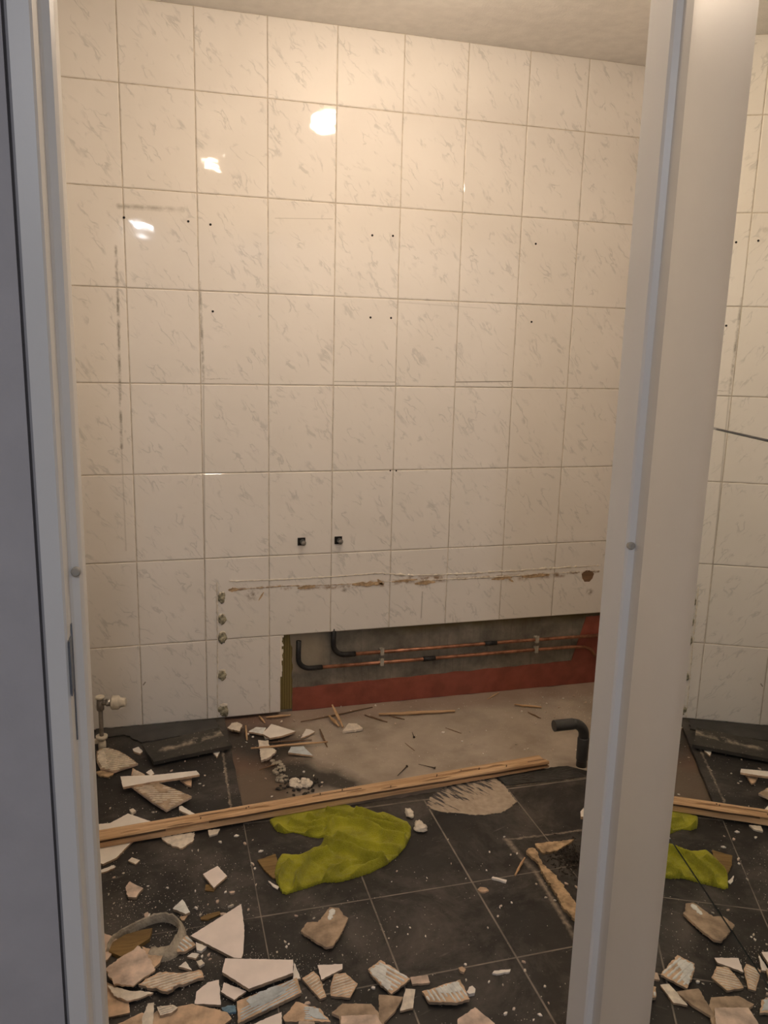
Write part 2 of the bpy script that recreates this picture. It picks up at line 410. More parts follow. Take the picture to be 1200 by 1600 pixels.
for i in range(N):
    z0 = .333 * i / N; z1 = .333 * (i + 1) / N
    xa = CUTX; xb0 = .597 + .007 * noise.noise(Vector((z0 * 30, 3, 1))) - (.008 if z0 > .28 else 0); xb1 = .597 + .007 * noise.noise(Vector((z1 * 30, 3, 1))) - (.008 if z1 > .28 else 0)
    vs = [bm.verts.new(p) for p in ((xa, .0235, z0), (xb0, .0235, z0), (xb1, .0235, z1), (xa, .0235, z1), (xb0, .028, z0), (xb1, .028, z1))]
    bm.faces.new(vs[:4]); bm.faces.new((vs[1], vs[4], vs[5], vs[2]))
tag(link('combed_adhesive', bm, 'olive', wall_back), 'olive brown combed adhesive strip where tiles were pulled off')
# ragged broken edge of the tile at the left of the opening
bm = bmesh.new(); zz = .332; prev = None
while zz > .16:
    wv = .004 + .010 * rng.random() * (1.3 if zz > .27 else .6)
    hh = .006 + .008 * rng.random()
    box(bm, CUTX - .002, CUTX + wv, -.0005, .008, zz - hh, zz)
    zz -= hh
link('broken_tile_edge', bm, 'glaze_w', wall_back)
# side and front walls
bm = tiled('wall_left', (RX0, -1.865, 0), (0, 1, 0), (1, 0, 0), 1.865, CH, phase=0.115); fixn(bm)
box(bm, RX0 - .1, RX0 - .0022, YF1, 0, -.05, CH, 1)
tag(link('wall_left', bm, ['tile', 'grout']), kind='structure')
bm = tiled('wall_right', (RX1, 0, 0), (0, -1, 0), (-1, 0, 0), 1.865, CH, lambda a0, a1, b0, b1: [] if b0 < .3 and a0 < .7 else [(a0, a1, b0, b1)]); fixn(bm)
box(bm, RX1 + .0022, RX1 + .1, YF1, 0, -.05, CH, 1)
tag(link('wall_right', bm, ['tile', 'grout']), kind='structure')
OX0, OX1, OZ = -.066, .905, 2.17      # rough opening
bm = bmesh.new()
for (a, b, c, d) in ((-1.0, OX0, 0, CH), (OX1, 3.0, 0, CH), (OX0, OX1, OZ, CH)):
    if a < -.9: box(bm, a, b - .008, YF0 + .003, YF1 - .008, c, d, 0); box(bm, b - .008, b, YF0 + .03, YF1 - .008, c, d, 0)
    else: box(bm, a, b, YF0 + .010, YF1 - .008, c, d, 0)
for (a, b, c, d) in ((RX0, OX0, 0, CH), (OX1, RX1, 0, CH), (OX0, OX1, OZ, CH)):
    box(bm, a, b, YF1 - .008, YF1, c, d, 1)
tag(link('wall_front', bm, ['hallwall', 'tile']), kind='structure')
# ceiling and hall
bm = bmesh.new(); box(bm, RX0 - .1, RX1 + .1, YF1 - .05, .14, CH, CH + .1)
tag(link('ceiling', bm, 'ceil'), kind='structure')
bm = bmesh.new(); box(bm, -1.0, 1.6, -5.6, YF1 - .05, 2.62, 2.72); tag(link('ceiling_hall', bm, 'ceil'), kind='structure')
bm = bmesh.new(); box(bm, -1.0, 1.6, -5.6, YF1 - .0, -.06, 0.0, 0); tag(link('floor_hall', bm, 'hallwall'), kind='structure')
bm = bmesh.new(); box(bm, -1.1, -1.0, -5.6, YF0 + .01, 0, 2.62); tag(link('wall_hall_left', bm, 'hallwall'), kind='structure')
bm = bmesh.new(); box(bm, 1.6, 1.7, -5.6, YF0 + .01, 0, 2.62); tag(link('wall_hall_right', bm, 'hallwall'), kind='structure')
bm = bmesh.new(); box(bm, -1.1, 1.7, -5.7, -5.6, 0, 2.62); tag(link('wall_hall_back', bm, 'hallwall'), kind='structure')

# floor: black tiles around a strip of bare concrete, 12 mm lower
CZ = -.012
bm = bmesh.new()
def poly_slab(bm, pts, z0, z1, mi=0, sub=None):
    b = [bm.verts.new((x, y, z0)) for x, y in pts]; t = [bm.verts.new((x, y, z1)) for x, y in pts]
    f = bm.faces.new(t); f.material_index = mi
    fs = [f]
    for i in range(len(pts)):
        j = (i + 1) % len(pts); g = bm.faces.new((b[i], b[j], t[j], t[i])); g.material_index = mi; fs.append(g)
    g = bm.faces.new(b[::-1]); g.material_index = mi; fs.append(g)
    return fs
edge = []
def rag(a, b, n, amp, seed):
    a = Vector(a); b = Vector(b); d = (b - a); nn = Vector((-d.y, d.x)).normalized(); r = []
    for i in range(n):
        s = i / n; r.append(tuple(a + d * s + nn * (noise.noise(Vector((s * n * .45, seed, 0))) * amp + noise.noise(Vector((s * n * 1.9, seed, 5))) * amp * .4)))
    return r
pts = [(RX0, 0), (RX0, YF1), (RX1, YF1), (RX1, -.70)]
pts += rag((RX1, -.66), (1.56, -.69), 14, .008, 2)
pts += rag((1.56, -.72), (1.50, -.665), 6, .006, 7)
pts += rag((1.50, -.665), (1.22, -.655), 26, .012, 3)
pts += rag((1.22, -.655), (1.02, -.72), 12, .008, 4)
pts += rag((1.02, -.72), (.50, -.745), 30, .008, 5)
pts += rag((.50, -.70), (.322, -.70), 8, .003, 6)
pts += rag((.322, -.69), (.318, -.02), 20, .0025, 8) + [(.318, 0)]
poly_slab(bm, pts, -.05, 0)
fixn(bm)
tag(link('floor', bm, 'floor'), kind='structure')
bm = bmesh.new(); n1, n2 = 90, 40; X0, X1, Y0, Y1 = .25, RX1 + .02, -.80, .028
gv = [[bm.verts.new((X0 + (X1 - X0) * i / n1, Y0 + (Y1 - Y0) * j / n2, CZ + .004 * noise.noise(Vector((i * .25, j * .25, 0))) - .002)) for j in range(n2 + 1)] for i in range(n1 + 1)]
for i in range(n1):
    for j in range(n2): bm.faces.new((gv[i][j], gv[i + 1][j], gv[i + 1][j + 1], gv[i][j + 1]))
o = link('floor_screed', bm, 'concrete', smooth=True); tag(o, kind='structure')

# ------------------------------------------------------------------ door frame
frame = empty('trim_1', (0.4, YF0, 0), kind='structure')
def jamb(x_face, s):
    # profile in plan (x outward from the opening is s): reveal, stop face, rebate side, front face
    st = .014; reb = .016
    p = [(0, YF1 + .001), (0, -1.915), (.004 * 1, -1.925), (.013, -1.930), (.0165, -1.9345), (.019, YF0 + .004), (.022, YF0), (.046, YF0), (.046, YF1 + .001)]
    return [(x_face + s * a, y) for a, y in p]
bm = bmesh.new()
def prism_z(bm, pts, z0, z1):
    b = [bm.verts.new((x, y, z0)) for x, y in pts]; t = [bm.verts.new((x, y, z1)) for x, y in pts]
    bm.faces.new(t); bm.faces.new(b[::-1])
    for i in range(len(pts)):
        j = (i + 1) % len(pts); bm.faces.new((b[i], b[j], t[j], t[i]))
LX = -.021; RXF = .846
prism_z(bm, jamb(LX, -1), 0, 2.17); fixn(bm)
jl = link('jamb', bm, 'paint', frame, (-.4, -YF0, 0))
bm = bmesh.new()
pr = [(RXF, YF1 + .001), (RXF, -1.925), (RXF + .003, -1.930), (RXF + .012, -1.9345), (RXF + .014, YF0 + .003), (RXF + .016, YF0), (RXF + .076, YF0), (RXF + .076, YF1 + .001)]
prism_z(bm, pr, 0, 2.17); fixn(bm)
link('jamb', bm, 'paint', frame, (-.4, -YF0, 0))
bm = bmesh.new(); box(bm, -.066, .905, YF0, YF1 + .001, 2.125, 2.17); link('frame_head', bm, 'paint', frame, (-.4, -YF0, 0))
bm = bmesh.new(); box(bm, -.0405, -.0385, YF0 + .001, -1.9405, 1.005, 1.085, 0); box(bm, -.0395, -.0378, -1.945, -1.9405, .925, 1.10, 0)
tag(link('strike_plate', bm, 'steel', frame, (-.4 + .0015, -YF0, 0)), 'dark metal strike plate let into the left jamb')
for (x, z) in ((-.0285, 1.172), (RXF + .0065, 1.172)):
    bm = bmesh.new(); tube(bm, [(x, -1.928, z), (x, -1.9345, z), (x, -1.937, z)], [.0065, .0065, .0045], 18)
    tag(link('rubber_bumper', bm, 'bumper', frame, (-.4, -YF0, 0)), 'small round rubber bumper on the stop')

# ------------------------------------------------------------------ open door with mirror panels
T = Vector((.218, .97595, 0)).normalized()          # from the free edge to the hinge
NR = Vector((-.97595, .218, 0)).normalized()        # the mirrored side
HP = Vector((.843, -1.982, 0))
door = empty('door_1', HP, kind='structure', rz=math.atan2(T.x, T.y) * -1)
# local: -y runs to the free edge, -x is the mirrored face
def dl(bm): return bm
bm = bmesh.new(); box(bm, 0.0, .040, -.83, 0, .012, 2.11, 0, .0012); link('door_leaf', bm, 'door', door)
d0 = (Vector((.790, -2.186, 0)) - HP); my = d0.dot(T)
for k, (z0, z1) in enumerate(((.196, .7945), (.7975, 1.3955), (1.3985, 1.997))):
    bm = bmesh.new(); box(bm, -.0042, -.0002, my - .40, my, z0, z1, 1)
    for f in bm.faces:
        if f.calc_center_median().x < -.0041: f.material_index = 0
    fixn(bm)
    tag(link('mirror_panel', bm, ['mirror', 'mirror_edge'], door), 'square mirror panel glued to the door, ' + ('lowest', 'middle', 'topmost')[k] + ' of the column')
bm = bmesh.new(); tube(bm, [(-.0, -.775, 1.05), (-.045, -.775, 1.05)], .009); tube(bm, [(-.045, -.775, 1.05), (-.048, -.66, 1.05)], .009)
link('door_handle', bm, 'chrome', door)

# ------------------------------------------------------------------ ceiling lamp (above the picture; it lights the bathroom and shines back from the tiles)
lamp = empty('ceiling_lamp', (.66, -1.10, CH), 'ceiling lamp with two spiral bulbs above the bathroom, seen as glare on the tiles', 'lamp')
bm = bmesh.new(); tube(bm, [(0, 0, -.001), (0, 0, -.012), (0, 0, -.03)], [.06, .06, .03], 28); link('canopy', bm, 'chrome', lamp)
BP = [(.87, -.84, 2.478), (.40, -1.42, 2.36)]
for (bx, by, bz) in BP:
    r = Vector((bx - .66, by + 1.10, bz - CH))
    bm = bmesh.new(); tube(bm, [(0, 0, -.02), (r.x * .5, r.y * .5, -.045), (r.x, r.y, -.05), (r.x, r.y, r.z + .055)], .006, 10); link('lamp_arm', bm, 'chrome', lamp)
    bm = bmesh.new(); tube(bm, [(r.x, r.y, r.z + .07), (r.x, r.y, r.z + .045)], [.016, .02], 18); link('socket', bm, 'white_plastic', lamp)
    hp = []
    for k in range(60):
        a = k / 59 * 2 * math.pi * 2.2
        hp.append((r.x + .044 * math.cos(a), r.y + .044 * math.sin(a), r.z + .035 - .065 * k / 59))
    bm = bmesh.new(); tube(bm, hp, .0068, 8); link('bulb', bm, 'bulb' if by > -1 else 'bulb_dim', lamp)

# ================================================================== fittings on the back wall
def pipe_obj(name, pts, r, m, parent, n=14, **k):
    bm = bmesh.new(); tube(bm, pts, r, n, **k); fixn(bm); return link(name, bm, m, parent, smooth=False)
PY = .010
run = empty('heating_pipe', (.76, .012, .20), 'upper of two copper pipes along the opened wall, rising through the tile', 'pipe')
def rel(root, pts): return [Vector(p) - root.location for p in pts]
UR = .0075
za, zb = .228, .222
pu = rel(run, [(.83, PY, za - .003), (1.2, PY, za - .0035), (1.6, PY, za - .003), (1.93, PY, zb), (2.02, PY, zb + .001)])
pipe_obj('tube', pu, UR, 'copper', run)
pipe_obj('sleeve', rel(run, [(.766, PY, .345)] + [(.766, PY, .285)] + arc((.815, PY, .275), .049, math.pi, math.pi * 1.5, 8, (1, 0, 0), (0, 0, 1))[1:] + [(.86, PY, .2255)]), [.012] * 3 + [.0115] * 7 + [.010] if False else .0108, 'rubber', run)
for x in (1.47,):
    pipe_obj('coupling', rel(run, [(x - .028, PY, za - .003), (x + .028, PY, za - .003)]), .0105, 'rubber', run)
low = empty('heating_pipe', (.63, .012, .17), 'lower of two copper pipes along the opened wall, bending up at the left', 'pipe')
zc = .178
pipe_obj('tube', rel(low, [(.70, PY, zc), (1.1, PY, zc - .001), (1.6, PY, zc), (1.88, PY, zc - .002)] + [(1.93, PY - .003, zc - .006), (1.965, PY - .008, zc - .02), (1.985, PY - .012, zc - .05)]), UR, 'copper', low)
pipe_obj('sleeve', rel(low, [(.622, PY + .003, .30), (.620, PY, .24)] + arc((.668, PY, .226), .048, math.pi, math.pi * 1.5, 8, (1, 0, 0), (0, 0, 1))[1:] + [(.72, PY, zc)]), .0102, 'rubber', low)
pipe_obj('coupling', rel(low, [(1.16, PY, zc - .001), (1.215, PY, zc - .001)]), .0105, 'rubber', low)
for i, (x, zt, zl) in enumerate(((.975, .225, .178), (1.69, .225, .178))):
    for j, z in enumerate((zt, zl)):
        bm = bmesh.new(); box(bm, -.008, .008, -.012, .016, -.013, .013, 0, .002); box(bm, -.007, .007, -.0135, -.011, .009, .021, 0)
        o = link('pipe_clip', bm, 'clip', None, (x, PY, z))
        tag(o, ('pale clip on the %s copper pipe, %s' % (('upper', 'lower')[j], ('nearer the bend at the left', 'nearer the right corner')[i])), 'clip')
# water stubs
for i, (u, v) in enumerate(((471, 846), (528.5, 844))):
    p = WL(u, v)
    root = empty('water_connection', (p.x, 0, p.z), ('left' if i == 0 else 'right') + ' of two capped black water connections poking out of the tiles', 'pipe stub')
    bm = bmesh.new(); box(bm, -.0155, .0155, -.0035, .001, -.0155, .0155, 0, .001); link('wall_box', bm, 'black', root)
    bm = bmesh.new(); tube(bm, [(.003, .0, .0), (.003, -.030, .0), (.003, -.032, 0)], [.0105, .0105, .009], 20, cap=False)
    tube(bm, [(.003, -.031, .0), (.003, -.012, .0)], [.0075, .0075], 20, cap=True); fixn(bm)
    link('threaded_sleeve', bm, 'plasticgrey', root)
    bm = bmesh.new(); tube(bm, [(.003, -.030, 0), (.003, -.0325, 0), (.003, -.030, 0)], [.0105, .009, .0075], 20, cap=False); link('rim', bm, 'chrome', root)
# screw holes
holes = [(.001, 1.903, 'on the grout line at the far left, upper row'), (.218, 1.904, 'beside the glare, left of a pair in the upper row'), (.295, 1.898, 'beside the glare, right of a pair in the upper row'),
         (.298, 1.597, 'alone under the glare, lower row left'), (.892, 1.896, 'upper pair in the middle, left one'), (.973, 1.899, 'upper pair in the middle, right one'),
         (.892, 1.595, 'lower pair in the middle, left one'), (.974, 1.596, 'lower pair in the middle, right one'), (1.566, 1.903, 'upper row near the right jamb'), (1.568, 1.600, 'lower row near the right jamb'),
         (.988, .999, 'left of the grout crossing below the middle'), (1.013, .998, 'right of the grout crossing below the middle')]
for x, z, t_ in holes:
    r = .0042 if z > 1.2 else .0032
    bm = bmesh.new(); tube(bm, [(0, -.0012, 0), (0, .002, 0)], r, 14); fixn(bm)
    tag(link('wall_plug', bm, 'black', None, (x, 0, z)), 'dark screw plug, ' + t_, 'wall plug')
# silicone and mortar left by the bath surround
def bead(name, pts, r, m, label, cat, jit=.3, seed=1, squash=.5):
    root = Vector(pts[0]); P = []; R = []
    for a, b in zip(pts[:-1], pts[1:]):
        a = Vector(a); b = Vector(b); n = max(2, int((b - a).length / .006))
        for i in range(n):
            q = a + (b - a) * i / n
            P.append(q - root + Vector((0, 0, noise.noise(q * 60 + Vector((seed, 0, 0))) * r * .9))); R.append(r * (1 - jit + 2 * jit * abs(noise.noise(q * 90 + Vector((0, seed, 0)))) * 1.6))
    P.append(Vector(pts[-1]) - root); R.append(r * .5)
    bm = bmesh.new(); tube(bm, P, R, 6)
    for v in bm.verts: v.co.y *= squash
    fixn(bm); return tag(link(name, bm, m, None, root), label, cat)
wl = lambda u, v, y=-.001: tuple(WL(u, v, y))
bead('silicone_bead', [wl(358, 908), wl(430, 906), wl(520, 901), wl(600, 895)], .0030, 'silicone', 'torn silicone bead, left half of the upper line above the opened wall', 'silicone bead', .6, 2)
bead('silicone_bead', [wl(600, 896), wl(630, 898), wl(660, 899), wl(712, 897), wl(780, 893), wl(860, 888), wl(938, 883)], .0045, 'silicone', 'thick lumpy silicone bead, right half of the upper line above the opened wall', 'silicone bead', .9, 3)
bead('silicone_bead', [wl(356, 922), wl(440, 916), wl(520, 914), wl(600, 909)], .0020, 'chip', 'thin brown remnant line of old sealant left of the middle', 'sealant line', .8, 4)
bead('silicone_bead', [wl(600, 909), wl(700, 905), wl(800, 900), wl(938, 891)], .0026, 'silicone', 'thin pale sealant line leading to the brown hole at the right', 'sealant line', .8, 5)
bead('silicone_bead', [wl(339, 910), wl(340, 1000), wl(340, 1122)], .0032, 'silicone', 'upright silicone bead left of the column of mortar dabs', 'silicone bead', .7, 6)
def blob(bm, c, rx, ry, rz, seed, rough=.35, sub=2):
    r = bmesh.ops.create_icosphere(bm, subdivisions=sub, radius=1.0)
    for v in r['verts']:
        k = 1 + rough * noise.noise(v.co * 1.7 + Vector((seed, seed * .7, 0))) + rough * .5 * noise.noise(v.co * 4 + Vector((seed, 0, 0)))
        v.co = Vector((c[0] + v.co.x * rx * k, c[1] + v.co.y * ry * k, c[2] + v.co.z * rz * k))
for i, (u, v, r) in enumerate(((347, 933, .016), (347, 967, .016), (347.5, 996, .019), (347.5, 1055, .018), (349, 1110, .021))):
    p = WL(u, v)
    bm = bmesh.new(); blob(bm, (0, 0, 0), r * .85, .005, r * 1.25, i * 3.1, .6, 3)
    root = tag(link('mortar_dab', bm, 'mouldy', None, (p.x, -.001, p.z), True), ('topmost', 'second from the top', 'middle', 'second from the bottom', 'lowest')[i] + ' of five mouldy mortar dabs in a column on the tiles', 'mortar dab', 'mortar dabs up the tiles')
    bm = bmesh.new(); blob(bm, (0, .001, r * 1.0), r * .8, .004, r * .45, i * 2.3 + 9, .5, 2); link('pale_rim', bm, 'silicone', root, smooth=True)
p = WL(918, 900)
bm = bmesh.new(); pts6 = [(.030 * math.cos(a) * (1 + .12 * math.sin(3 * a)), .028 * math.sin(a)) for a in [math.radians(20 + 45 * k) for k in range(8)]]
a_ = [bm.verts.new((x, -.0018, z)) for x, z in pts6]; b_ = [bm.verts.new((x, .003, z)) for x, z in pts6]
bm.faces.new(a_); [bm.faces.new((a_[i], a_[(i + 1) % 8], b_[(i + 1) % 8], b_[i])) for i in range(8)]; fixn(bm)
hole = tag(link('broken_hole', bm, 'pine_dark', None, (p.x, 0, p.z)), 'brown broken hole in the tiles beside the right jamb', 'hole')
for i, (u0, v0, u1, v1, wd) in enumerate(((357, 922, 372, 921, 5), (465, 919, 492, 916, 4), (550, 913, 600, 912, 5.5), (598, 914, 590, 905, 4), (648, 912, 680, 909, 5), (768, 905, 800, 902, 4), (815, 901, 858, 898, 5), (412, 925, 404, 938, 2), (795, 905, 802, 909, 2.5), (652, 905, 612, 909, 3))):
    a = WL(u0, v0); b = WL(u1, v1); c = (a + b) / 2; d = b - a; nn = Vector((-d.z, 0, d.x)).normalized()
    bm = bmesh.new(); P = []; K = 9
    hw = wd * .0017
    for k in range(K + 1): P.append(a + d * k / K + nn * hw * (.35 + .65 * math.sin(math.pi * min(1, max(0, k / K)))) * (1 + .8 * noise.noise(Vector((k * .9, i * 4, 0)))))
    for k in range(K, -1, -1): P.append(a + d * k / K - nn * hw * (.35 + .5 * math.sin(math.pi * k / K)) * (1 + .8 * noise.noise(Vector((k * .9, i * 4, 7)))))
    f_ = [bm.verts.new(Vector((q.x - c.x, -.0022, q.z - c.z))) for q in P]; g_ = [bm.verts.new(Vector((q.x - c.x, .0005, q.z - c.z))) for q in P]
    bm.faces.new(f_); [bm.faces.new((f_[k], f_[(k + 1) % len(P)], g_[(k + 1) % len(P)], g_[k])) for k in range(len(P))]; fixn(bm)
    tag(link('glue_scab', bm, 'chip', None, c), ['long flat brown scab at the left end of the sealant line', 'thin brown scab between the left end and the second grout line', 'broad orange brown scab below the right water connection', 'short brown scab slanting up from the broad one', 'broad dark brown scab right of the middle of the sealant line', 'short brown scab left of the small twisted crumb', 'long tan brown scab nearest the broken hole', 'thin slanted brown sliver under the left end of the line', 'small twisted brown crumb on the sealant line', 'ragged dark crust along the thick lumpy bead'][i], 'glue scab')

# ------------------------------------------------------------------ radiator valve at the left
vb = FL(160, 1172, 0)
valve = empty('radiator_valve', (vb.x, vb.y, 0), 'radiator valve with cream thermostat head on a bare pipe beside the left jamb', 'valve')
S = 2.93 / CAMF
zv = WL(165, 1098, vb.y).z
pipe_obj('riser_pipe', [(0, 0, .004), (0, 0, zv - .012)], .0078, 'steelpipe', valve)
bm = bmesh.new()
tube(bm, [(0, 0, .0), (0, 0, .035), (0, 0, .036), (0, 0, .040)], [.014, .014, .012, .012], 20); tube(bm, [(0, 0, .048), (0, 0, .058)], [.021, .021], 20)
box(bm, -.040, -.008, -.008, .008, .030, .046, 0, .003); link('floor_collar', bm, 'white_plastic', valve)
bm = bmesh.new(); tube(bm, [(0, 0, zv - .028), (0, 0, zv - .026), (0, 0, zv - .010), (0, 0, zv + .018)], [.0105, .0135, .0135, .0115], 8)
tube(bm, [(0, 0, zv + .002), (.030, -.004, zv + .002)], .0105, 16); link('valve_body', bm, 'steelpipe', valve)
bm = bmesh.new(); tube(bm, [(.022, -.003, zv + .002), (.040, -.005, zv + .002)], .0135, 12); link('union_nut', bm, 'chrome', valve)
bm = bmesh.new(); tube(bm, [(0, 0, zv + .019), (0, 0, zv + .026), (0, 0, zv + .028)], [.0165, .0165, .013], 20); link('cap', bm, 'white_plastic', valve)
bm = bmesh.new(); tube(bm, [(.040, -.005, zv + .001), (.043, -.0055, zv + .001), (.064, -.008, zv), (.068, -.0085, zv), (.069, -.0085, zv), (.088, -.0105, zv), (.090, -.011, zv)], [.023, .0255, .0255, .022, .0185, .0165, .014], 26)
link('thermostat_head', bm, 'white_plastic', valve)

# ------------------------------------------------------------------ drain elbow at the right
db = FL(908.5, 1192, 0)
dr = empty('drain_pipe', (db.x, db.y, 0), 'dark grey drain elbow standing on the concrete beside the right jamb', 'pipe')
oz = WL(868, 1134, db.y); L_ = db.x - oz.x + .006; zo = oz.z
pts = [(0, 0, -.012), (0, 0, zo - .055)] + [Vector((-.050, 0, zo - .050)) + Vector((.050 * math.cos(a), 0, .050 * math.sin(a))) for a in [math.pi / 2 * k / 8 for k in range(9)]]
bm = bmesh.new(); tube(bm, pts, .0190, 28); fixn(bm); link('elbow', bm, 'plasticgrey', dr)
bm = bmesh.new(); tube(bm, [(-.048, 0, zo), (-.07, .0, zo), (-L_, .0, zo)], [.0208, .0208, .0208], 28, cap=False); tube(bm, [(-L_, 0, zo), (-L_ + .03, 0, zo)], [.0180, .0180], 28, cap=True); tube(bm, [(-L_, 0, zo), (-L_ - .0005, 0, zo)], [.0208, .0180], 28, cap=False); fixn(bm); link('outlet', bm, 'plasticgrey', dr)
bm = bmesh.new(); tube(bm, [(0, 0, .012), (0, 0, .016), (0, 0, zo - .062), (0, 0, zo - .058)], [.0190, .0212, .0212, .0190], 28); link('socket', bm, 'plasticgrey', dr)

# ================================================================== debris
def jag(pts, step=.007, amp=.0009, seed=0):
    out = []
    n = len(pts)
    for i in range(n):
        a = Vector(pts[i][:2]); b = Vector(pts[(i + 1) % n][:2]); d = b - a; L = d.length
        if L < 1e-5: continue
        k = max(1, int(L / step)); nn = Vector((-d.y, d.x)).normalized()
        out.append(a)
        for j in range(1, k):
            s = j / k; q = a + d * s
            out.append(q + nn * (noise.noise(Vector((q.x * 160, q.y * 160, seed))) * amp * 2.2))
    return out
def inside(p, poly):
    c = False; n = len(poly)
    for i in range(n):
        a = poly[i]; b = poly[(i + 1) % n]
        if (a[1] > p[1]) != (b[1] > p[1]) and p[0] < (b[0] - a[0]) * (p[1] - a[1]) / (b[1] - a[1]) + a[0]: c = not c
    return c
SEED = [0]
def shard(px, z=0.0, t=.007, top='glaze', side='biscuit', label='', cat='tile shard', name='tile_shard', ridge=None, amp=.0009, tilt=None, group=None, rmat='adhesive', cover=1.0, wave=0.0, base=0.0, coat=None):
    """px: outline of the visible top face; z: height of its underside above the floor"""
    SEED[0] += 1; sd = SEED[0] * 1.37; r = random.Random(SEED[0])
    W = [FL(u, v, base + z + t) for u, v in px]
    c = Vector((sum(p.x for p in W) / len(W), sum(p.y for p in W) / len(W), 0))
    P = jag([(p.x - c.x, p.y - c.y) for p in W], .006, amp, sd)
    bm = bmesh.new()
    rad = max(p.length for p in P)
    if tilt is None: tilt = (r.uniform(-.035, .035), r.uniform(-.035, .035))
    def zz(p): return tilt[0] * p.x + tilt[1] * p.y
    zmin = min(zz(p) for p in P)
    zoff = min(-zmin, .006)
    Wv = lambda p: wave * noise.noise(Vector((p.x * 40, p.y * 40, sd)))
    tp = [bm.verts.new((p.x, p.y, t + zz(p) + zoff + Wv(p))) for p in P]
    bt = [bm.verts.new((p.x * (1 - .0012 / max(rad, .01)), p.y * (1 - .0012 / max(rad, .01)), max(zz(p) + zoff, 0) + Wv(p) * .5)) for p in P]
    f = bm.faces.new(tp); f.material_index = 0
    f = bm.faces.new(bt[::-1]); f.material_index = 1
    for i in range(len(P)):
        j = (i + 1) % len(P); f = bm.faces.new((bt[i], bt[j], tp[j], tp[i])); f.material_index = 1
    if tp and bm.faces[:]: pass
    bmesh.ops.triangulate(bm, faces=[f for f in bm.faces if len(f.verts) > 4]); fixn(bm)
    o = link(name, bm, [top, side], None, (c.x, c.y, base + z)); tag(o, label, cat, group)
    if ridge is not None:
        ang, sp, hw, hh = ridge; ca, sa = math.cos(ang), math.sin(ang)
        bm = bmesh.new(); ext = rad * 1.1; k = -int(ext / sp) - 1; made = 0
        poly = [(p.x, p.y) for p in P]
        while k * sp < ext:
            off = k * sp; k += 1
            ss = -ext; run_ = []
            step = .003
            wj = r.random() * 50
            while ss < ext:
                x = ca * ss - sa * off; y = sa * ss + ca * off
                ok = inside((x * 1.06, y * 1.06), poly) and noise.noise(Vector((ss * 26, off * 26, sd))) < (cover * 1.0 - .35)
                if ok: run_.append((ss, off))
                if (not ok or ss + step >= ext) and run_:
                    if len(run_) > 3:
                        ring = []
                        for q, (s_, o_) in enumerate(run_):
                            e = min(1, min(q, len(run_) - 1 - q) / 1.5 + .25)
                            w_ = hw * (.75 + .6 * abs(noise.noise(Vector((s_ * 120, wj, 0))))) * e
                            oo = o_ + .0010 * noise.noise(Vector((s_ * 90, wj, 3)))
                            row = []
                            for (dw, dz) in ((-w_, -.0006), (-w_ * .55, hh * e), (w_ * .55, hh * e), (w_, -.0006)):
                                x = ca * s_ - sa * (oo + dw); y = sa * s_ + ca * (oo + dw)
                                row.append(bm.verts.new((x, y, t + zoff + tilt[0] * x + tilt[1] * y + dz)))
                            ring.append(row)
                        for a, b in zip(ring[:-1], ring[1:]):
                            for m_ in range(3): bm.faces.new((a[m_], b[m_], b[m_ + 1], a[m_ + 1]))
                        bm.faces.new(ring[0]); bm.faces.new(ring[-1][::-1]); made += 1
                    run_ = []
                ss += step
        if made:
            fixn(bm); link('adhesive_ridges', bm, rmat, o)
        else: bm.free()
    if coat:
        cp = [FL(u, v, base + z + t) for u, v in coat]; cp = [(p.x - c.x, p.y - c.y) for p in cp]
        Q = jag(cp, .0035, .0022, sd + 5); bm = bmesh.new(); zt = lambda q, e: t + zoff + tilt[0] * q[0] + tilt[1] * q[1] + e
        a = [bm.verts.new((q[0], q[1], zt(q, .0012))) for q in Q]; b = [bm.verts.new((q[0], q[1], zt(q, -.0004))) for q in Q]
        bm.faces.new(a); bm.faces.new(b[::-1]); [bm.faces.new((b[k], b[(k + 1) % len(Q)], a[(k + 1) % len(Q)], a[k])) for k in range(len(Q))]
        bmesh.ops.triangulate(bm, faces=[f for f in bm.faces if len(f.verts) > 4]); fixn(bm); link('adhesive_coat', bm, rmat, o)
    return o
RD = lambda deg, sp=.0085, hw=.0028, hh=.0016: (math.radians(deg), sp, hw, hh)
# --- foreground heap, left bottom
shard([(298, 1462), (377, 1414), (382, 1455), (380, 1490), (377, 1498), (366, 1497)], .004, .008, 'glaze', 'biscuit_dark', 'large pinkish white triangular tile shard with curved right edge, left of the torn brown shard', tilt=(.02, .01), amp=.0005)
shard([(352, 1498), (458, 1500), (458, 1520), (389, 1545), (347, 1519)], .012, .009, 'glaze', 'biscuit_dark', 'biggest pinkish white five-sided tile shard, lying on others at the bottom', tilt=(.0, .01), amp=.0005)
shard([(304, 1569), (307, 1550), (325, 1535), (342, 1531), (345, 1570)], .003, .007, 'glaze', 'biscuit_dark', 'white tile shard with a rounded left edge, left of the smaller pointed one')
shard([(345, 1550), (350, 1535), (385, 1549), (366, 1563)], .004, .006, 'glaze', 'biscuit_dark', 'small pointed white shard tucked under the left side of the biggest shard')
shard([(370, 1565), (372, 1599), (471, 1551), (464, 1528)], .002, .009, 'biscuit', 'biscuit_dark', 'long tan tile piece lying face down with a grey blue adhesive coat', rmat='adhesive_blue', ridge=RD(22, .0075, .0026, .0012), cover=.55, tilt=(0, .01), coat=[(385, 1563), (402, 1553), (432, 1541), (446, 1543), (452, 1539), (444, 1552), (428, 1562), (408, 1571), (392, 1574)])
shard([(459, 1502), (470, 1529), (458, 1531)], .001, .006, 'glaze_w', 'biscuit_dark', 'narrow white sliver against the right end of the biggest shard')
